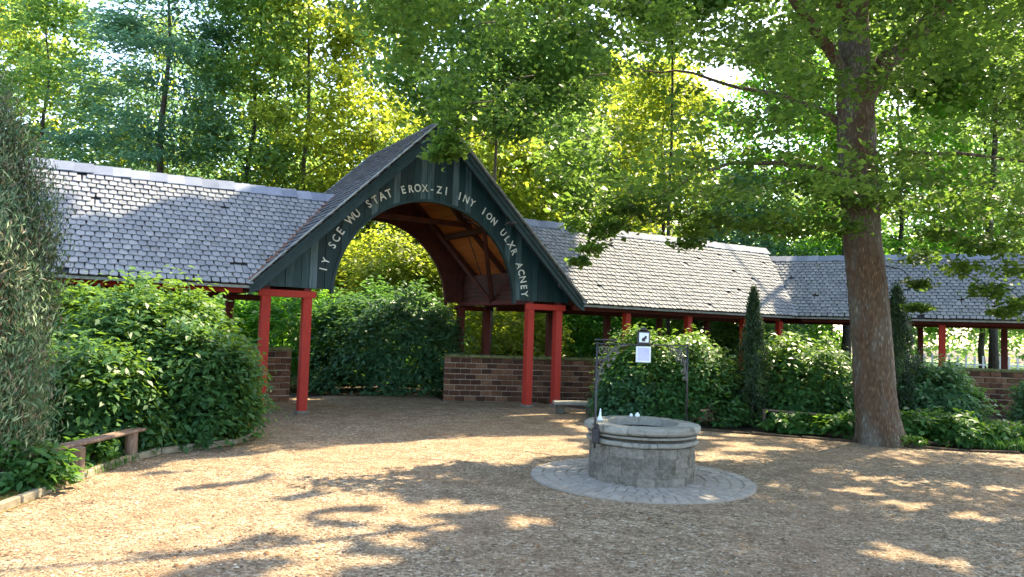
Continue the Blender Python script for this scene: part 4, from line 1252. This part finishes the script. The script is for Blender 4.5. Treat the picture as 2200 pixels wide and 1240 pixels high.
v, f = trunk_mesh([(x - BT[0], 0, z) for x, z in tp], tr_)
obj('trunk', v, f, M['bark'], big, smooth=True)
limbs = [
    ([(5.84, 0, 5.6), (6.25, 0, 6.4), (6.85, 0, 7.2), (7.7, -.2, 8.0), (9.4, -.6, 9.4), (10.8, -1, 10.2)], 0.21),
    ([(5.82, 0, 6.0), (5.2, -.3, 6.8), (4.2, -.8, 7.6), (2.6, -1.5, 8.9), (0.6, -2, 9.6)], 0.12),
    ([(5.86, 0, 5.2), (5.2, .3, 5.7), (4.3, .8, 6.3), (3.4, 1.2, 6.5), (2.4, 1.5, 6.9)], 0.07),
    ([(5.9, 0, 4.5), (4.9, .3, 4.85), (3.6, .5, 4.8), (2.6, .6, 4.3), (2.0, .5, 3.9)], 0.06),
    ([(5.9, 0, 4.8), (7.0, -.5, 5.0), (8.2, -.8, 4.6), (8.8, -.9, 4.4)], 0.045),
    ([(5.8, 0, 7.6), (6.2, -1.4, 8.7), (6.6, -3.2, 9.8), (7, -5, 10.3)], 0.13),
    ([(5.85, 0, 9.0), (4.9, 1.2, 10), (3.5, 2.6, 10.8)], 0.10),
    ([(5.9, 0, 9.8), (7.2, 1.6, 11), (8.4, 3.0, 11.8)], 0.09),
    ([(5.8, 0, 7.0), (4.6, -1.6, 7.7), (3.2, -3.2, 8.3), (2.0, -4.6, 8.4)], 0.11),
    ([(6.0, 0, 10.4), (4.6, -1.6, 11.6), (3.4, -3.0, 12.2)], 0.08),
]
for pts, r_ in limbs:
    pp = spline([Vector((x - BT[0] + R.uniform(-.12, .12) * (k_ > 0), y, z + R.uniform(-.16, .16) * (k_ > 0))) for k_, (x, y, z) in enumerate(pts)], 4)
    pp = [p + Vector((R.uniform(-.03, .03), 0, R.uniform(-.04, .04))) * (i > 1) for i, p in enumerate(pp)]
    v, f = tube(pp, [r_ * (1 - 0.85 * i / (len(pp) - 1)) for i in range(len(pp))], 9)
    obj('branch', v, f, M['bark'], big, smooth=True)
# twigs from limbs
def lower_edge(x, y):
    """height of the drooping lower outline of the crown"""
    k = 11.0 / max(4.0, y)
    xs = [-9, -3.0, -1.7, -0.6, 0.2, 0.8, 1.2, 1.7, 2.1, 2.8, 4.2, 5.3, 6.6, 7.2, 8.4, 14]
    zs = [9.0, 6.6, 5.4, 4.9, 4.3, 3.6, 3.3, 3.4, 3.4, 3.4, 3.35, 3.4, 3.2, 2.9, 2.4, 2.2]
    zz = np.interp(x * k, xs, zs)
    return 1.7 + (zz - 1.7) / k
cc, cr_l, ct_ = [], [], []
nb_c = 0
while nb_c < 2100:
    a = rng.random() * 6.28; q = rng.random() ** 0.5; z = 3.0 + 12.5 * rng.random()
    f = (z - 3) / 12.5
    Rr = 8.6 * (math.sin(math.pi * min(1, 0.22 + 0.75 * f)) ** 0.55)
    x = 5.6 + Rr * q * math.cos(a) * 1.02; y = 11.6 + Rr * q * math.sin(a) * 0.92
    if z < lower_edge(x, y) + 0.15: continue
    if y > 15.5 and z < 8.5: continue                                    # clear of the roofs behind
    if math.hypot(x, y) < 4.5 and z < 5.5: continue
    if y < 8 and z < 6.0: continue
    if math.sin(x * 1.3 + z * 0.8) * math.sin(z * 1.9 + y) > (0.42 if x < 6.2 else 0.20) and z < 8.5: continue
    if x > 6.5 and y > 13.2 and z < 8.0 and rng.random() < 0.5: continue    # irregular gaps
    cc.append((x, y, z)); cr_l.append((0.55, 0.55, 0.17)); ct_.append(rng.random())
    nb_c += 1
for _ in range(110):
    x, y, z = rng.uniform(-2.1, 2.0), rng.uniform(10.2, 13.0), rng.uniform(4.9, 8.6)
    if z < lower_edge(x, y) + 0.2 or math.sin(x * 1.3 + z * 0.8) * math.sin(z * 1.9 + y) > 0.55: continue
    cc.append((x, y, z)); cr_l.append((0.55, 0.55, 0.17)); ct_.append(rng.random())
# low sprays that hang towards the roofs and the gable
sprays = [((1.0, 11.4, 3.35), .26), ((1.3, 11.4, 3.22), .30), ((1.52, 11.4, 3.36), .28), ((1.15, 11.4, 2.98), .22), ((1.0, 11.4, 2.78), .16), ((0.9, 11.3, 3.65), .34), ((1.5, 11.4, 3.65), .4), ((1.9, 11.5, 3.6), .4), ((2.2, 11.6, 3.9), .5), ((2.5, 11.5, 3.55), .4), ((1.3, 11.2, 4.1), .45), ((1.2, 11.2, 4.6), .5), ((0.6, 11, 4.3), .4), ((0.5, 11, 4.9), .5),
          ((-1.22, 13.0, 5.02), .34), ((-1.36, 13.0, 4.70), .28), ((-1.12, 13.0, 4.78), .26), ((-1.25, 13.0, 4.9), .32), ((-1.1, 13.0, 5.3), .34), ((-1.3, 13.1, 5.6), .4), ((-0.9, 10.6, 4.7), .30), ((-0.75, 10.7, 5.1), .5), ((-0.3, 10.9, 5.2), .5), ((0.2, 11, 5.4), .5), ((0.8, 11, 5.3), .5), ((-1.6, 10.9, 6.3), .5), ((-0.9, 10.9, 6.0), .6), ((-0.2, 11, 5.9), .6), ((-1.9, 11.2, 6.7), .5), ((-1.5, 10.8, 5.7), .45), ((-2.2, 11.0, 6.3), .5), ((-2.4, 11.0, 7.0), .6),
          ((2.75, 11.8, 3.15), .22), ((2.8, 11.8, 3.4), .3), ((3.1, 11.9, 3.6), .45), ((3.5, 11.9, 3.5), .4), ((4.0, 12, 3.55), .4), ((4.5, 12, 3.45), .35), ((4.9, 12, 3.6), .45), ((5.35, 12.1, 3.55), .4), ((5.5, 12.2, 4.1), .5), ((6.0, 12.1, 4.0), .4), ((3.3, 11.8, 4.1), .5), ((4.4, 12.0, 4.2), .5), ((3.8, 12.0, 4.6), .5), ((2.7, 11.6, 4.4), .5),
          ((7.0, 12.9, 3.2), .35), ((7.3, 12.2, 2.95), .35), ((7.75, 12.2, 2.6), .32), ((8.1, 12.2, 2.95), .4), ((7.5, 12.2, 3.35), .4), ((6.95, 12.3, 3.5), .35), ((8.3, 12.1, 2.4), .3), ((7.9, 12.1, 3.3), .4), ((6.78, 12.5, 2.7), .20), ((6.76, 12.5, 2.3), .18), ((8.2, 12.0, 3.7), .5), ((7.4, 12.3, 3.8), .45),
          ((8.9, 12.4, 3.9), .6), ((7.9, 12.4, 4.2), .6), ((7.1, 12.3, 4.1), .5), ((8.8, 12.3, 2.9), .5), ((8.0, 12.2, 2.25), .22)]
for c_, s_ in sprays:
    pass
P, t = puff(cc, cr_l, 125, 0.2, [(q - 0.5) * 1.5 + 0.5 for q in ct_])
S = 0.095 * (0.6 + 0.75 * rng.random(len(P))) * np.where(P[:, 2] > 8.0, 1.45, 1.0)  # unseen upper leaves enlarged to throw denser shade on the ground
leaves('crown', P, S, t, M['leaf_plane'], big, 0.72, 0.75, local=(BT[0], BT[1], 0))
for free in (True, False):
    sel = [q for q in sprays if (q[0][2] > 4.6 and q[0][0] < 1.4 and q[0][1] < 12.5) != free]
    P, t = puff([c_ for c_, s_ in sel], [(s_, s_, s_ * 0.38) for c_, s_ in sel], 165, 0.22)
    S = 0.112 * (0.6 + 0.75 * rng.random(len(P)))
    leaves('hanging_foliage', P, S, t, M['leaf_plane'], big, 0.72, 0.75, local=(BT[0], BT[1], 0), carve=not free)
for k in range(0, len(sprays), 2):
    c_ = Vector(sprays[k][0]) - Vector((BT[0], BT[1], 0))
    w_ = Vector((-c_.x, -c_.y, 0)).normalized() * 0.55
    s0 = c_ + w_ + Vector((0, 0, 0.32))
    v, f = tube([s0, s0.lerp(c_, .5) + Vector((R.uniform(-.05, .05), 0, .09)), c_], [0.012, 0.008, 0.003], 5)
    obj('twig', v, f, M['bark_far'], big, smooth=True)

# ------------------------------------------------------------------ woods behind the buildings
cone = lambda f: max(0.05, 1 - f) ** 0.8
bushy = lambda f: 0.75 + 0.25 * math.sin(f * 9)
T = [
    # x, y, H, z0, rad, mat, bark, name, label, kw
    (-12.6, 26.5, 15.5, 1.5, 3.5, 'needle_blue', 'bark_pale', 'spruce_tree', 'bluish green conifer with pale trunk above the left roof', dict(flat=0.22, cl=1.0, prof=lambda f: 0.35 + 0.65 * max(0.05, 1 - f) ** 0.7, nc=300, per=100, size=0.24, aspect=0.3, upb=0.9, tr=0.2, tang_out=True)),
    (-17.2, 27.0, 14.0, 1.0, 2.3, 'leaf_back', 'bark_far', 'slender_tree', 'slender leafy tree behind the top of the grey juniper', dict(nc=170)),
    (-20.5, 29.0, 15.5, 1.0, 2.8, 'leaf_yellow', 'bark_far', 'slender_tree', 'yellow green tree at the far left top corner', dict(nc=170)),
    (-15.2, 31.5, 14.5, 1.0, 2.3, 'leaf_yellow', 'bark_far', 'slender_tree', 'thin yellowish tree between juniper and bluish conifer', dict(nc=150)),
    (-9.9, 27.5, 17.0, 1.0, 2.0, 'leaf_back', 'bark_far', 'slender_tree', 'green upright tree just right of the bluish conifer', dict(nc=190, lean=0.1)),
    (-8.0, 28.0, 18.0, 1.0, 2.4, 'leaf_yellow', 'bark_pale', 'slender_tree', 'upright yellow green tree whose dark trunk stands above the middle of the left roof', dict(nc=210, per=100)),
    (-5.9, 30.0, 17.0, 1.0, 2.1, 'leaf_yellow', 'bark_far', 'slender_tree', 'tall yellow sunlit tree left of the gable apex', dict(nc=190)),
    (-3.3, 34.0, 12.0, 1.0, 2.5, 'leaf_yellow', 'bark_far', 'slender_tree', 'short yellow tree peeping over the gatehouse ridge', dict(nc=210, size=0.24)),
    (-0.6, 29.5, 10.0, 1.0, 2.2, 'leaf_yellow', 'bark_far', 'slender_tree', 'yellow green tree just right of the gable apex', dict(nc=150)),
    (2.4, 31.5, 11.5, 1.0, 2.5, 'leaf_back', 'bark_far', 'slender_tree', 'loose green tree behind the left part of the sunlit roof', dict(nc=120)),
    (5.6, 28.5, 12.0, 1.0, 2.3, 'leaf_yellow', 'bark_far', 'slender_tree', 'yellow green tree with thin dark trunk behind the sunlit roof', dict(nc=140)),
    (8.9, 29.0, 8.0, 0.6, 2.6, 'needle_blue', 'bark_far', 'round_tree', 'dark bluish bushy tree above the bend of the roofs', dict(nc=180, size=0.18, tr=0.16)),
    (11.3, 31.0, 14.0, 1.5, 3.0, 'leaf_bright', 'bark_far', 'round_tree', 'fresh green tree directly right of the big trunk', dict(nc=210)),
    (15.0, 29.0, 14.5, 2.2, 2.8, 'leaf_bright', 'bark_far', 'slender_tree', 'fresh green tree with two dark stems near the right edge', dict(nc=200)),
    (19.5, 31.0, 15.0, 2.4, 3.2, 'leaf_back', 'bark_far', 'slender_tree', 'mid green tree at the right edge above the far roof', dict(nc=200)),
    (23.5, 33.0, 15.0, 2.0, 3.2, 'leaf_back', 'bark_far', 'slender_tree', 'green tree cut by the right edge of the view', dict(nc=150)),
    (-23.5, 33.0, 17.0, 1.0, 3.2, 'leaf_back', 'bark_far', 'slender_tree', 'dark green tree behind the far left corner tree', dict(nc=140)),
    (11.6, 26.2, 19.0, 11.5, 3.8, 'leaf_back', 'bark_far', 'tall_tree', 'tall high crowned tree behind the bend of the walkway roofs', dict(nc=260, tr=0.16, size=0.26)),
    (5.2, 24.6, 19.0, 11.5, 3.2, 'leaf_back', 'bark_far', 'tall_tree', 'tall high crowned tree whose thin dark stem rises over the middle of the sunlit roof', dict(nc=260, tr=0.075, size=0.26)),
    (-0.7, 22.4, 18.0, 7.2, 3.2, 'leaf_back', 'bark_pale', 'tall_tree', 'tall high crowned tree with pale stem just right of the gable', dict(nc=400, tr=0.07, size=0.22)),
    (17.0, 26.5, 18.0, 10.5, 4.2, 'leaf_back', 'bark_far', 'tall_tree', 'tall high crowned tree behind the far walkway near the right edge', dict(nc=300, tr=0.16, size=0.27)),
    (1.2, 35.0, 13.5, 1.0, 2.8, 'leaf_back', 'bark_far', 'slender_tree', 'green tree farther back, filling the gap right of the gable', dict(nc=170, size=0.24)),
    (4.2, 36.5, 15.5, 1.0, 3.0, 'leaf_yellow', 'bark_far', 'slender_tree', 'yellow tree farther back, behind the middle of the sunlit roof', dict(nc=170, size=0.24)),
    (-12.0, 37.0, 19.0, 1.0, 3.0, 'leaf_back', 'bark_far', 'tall_tree', 'tall dull green tree behind the bluish conifer', dict(nc=150, size=0.25)),
    (-2.0, 39.0, 13.0, 1.0, 3.0, 'leaf_back', 'bark_far', 'tall_tree', 'dull green tree far behind the gable apex', dict(nc=100, size=0.25)),
    (8.5, 39.0, 16.0, 1.0, 3.4, 'leaf_yellow', 'bark_far', 'tall_tree', 'yellowish tree far behind the bend of the roofs', dict(nc=120, size=0.25)),
    (16.5, 39.0, 18.0, 3.0, 3.6, 'leaf_back', 'bark_far', 'tall_tree', 'tall green tree far behind the right roof', dict(nc=130, size=0.25)),
]
for x, y, H, z0, rad, mt, bk, nm, lb, kw in T:
    tree(nm, (x, y), H, z0, rad, M[mt], M[bk], lb, group=None, **{**dict(nc=160, per=100, size=0.20, tr=0.13, cl=0.85), **kw})
# far woodland mass
n = 1350
a = rng.random(n)
cx = np.where(rng.random(n) < 0.3, rng.normal(size=n) * 7, -48 + 100 * a)
cy = 50 + 12 * rng.random(n)
hmax = 15 + 3.5 * np.sin(cx * 0.23) + 2.5 * np.sin(cx * 0.61 + 1) + 8 * np.exp(-(cx / 9) ** 2)
cz = hmax * rng.random(n) ** 0.8
P, t = puff(np.stack([cx, cy, cz], 1), np.tile([[2.2, 1.6, 1.3]], (n, 1)), 80)
leaves('far_woodland', P, 0.5 * (0.6 + 0.7 * rng.random(len(P))), t, M['leaf_back'], None, 0.6, 0.5, kind='stuff', carve=False)
# undergrowth along the back of the buildings
n = 260
cx = -26 + 36 * rng.random(n); cy = 29 + 5 * rng.random(n); cz = 0.2 + 2.0 * rng.random(n)
P, t = puff(np.stack([cx, cy, cz], 1), np.tile([[1.0, 0.8, 0.6]], (n, 1)), 80)
P[:, 2] = np.maximum(P[:, 2], 0.03)
leaves('undergrowth', P, 0.22 * (0.6 + 0.7 * rng.random(len(P))), t, M['leaf_back'], None, 0.55, 0.4, kind='stuff', carve=False)
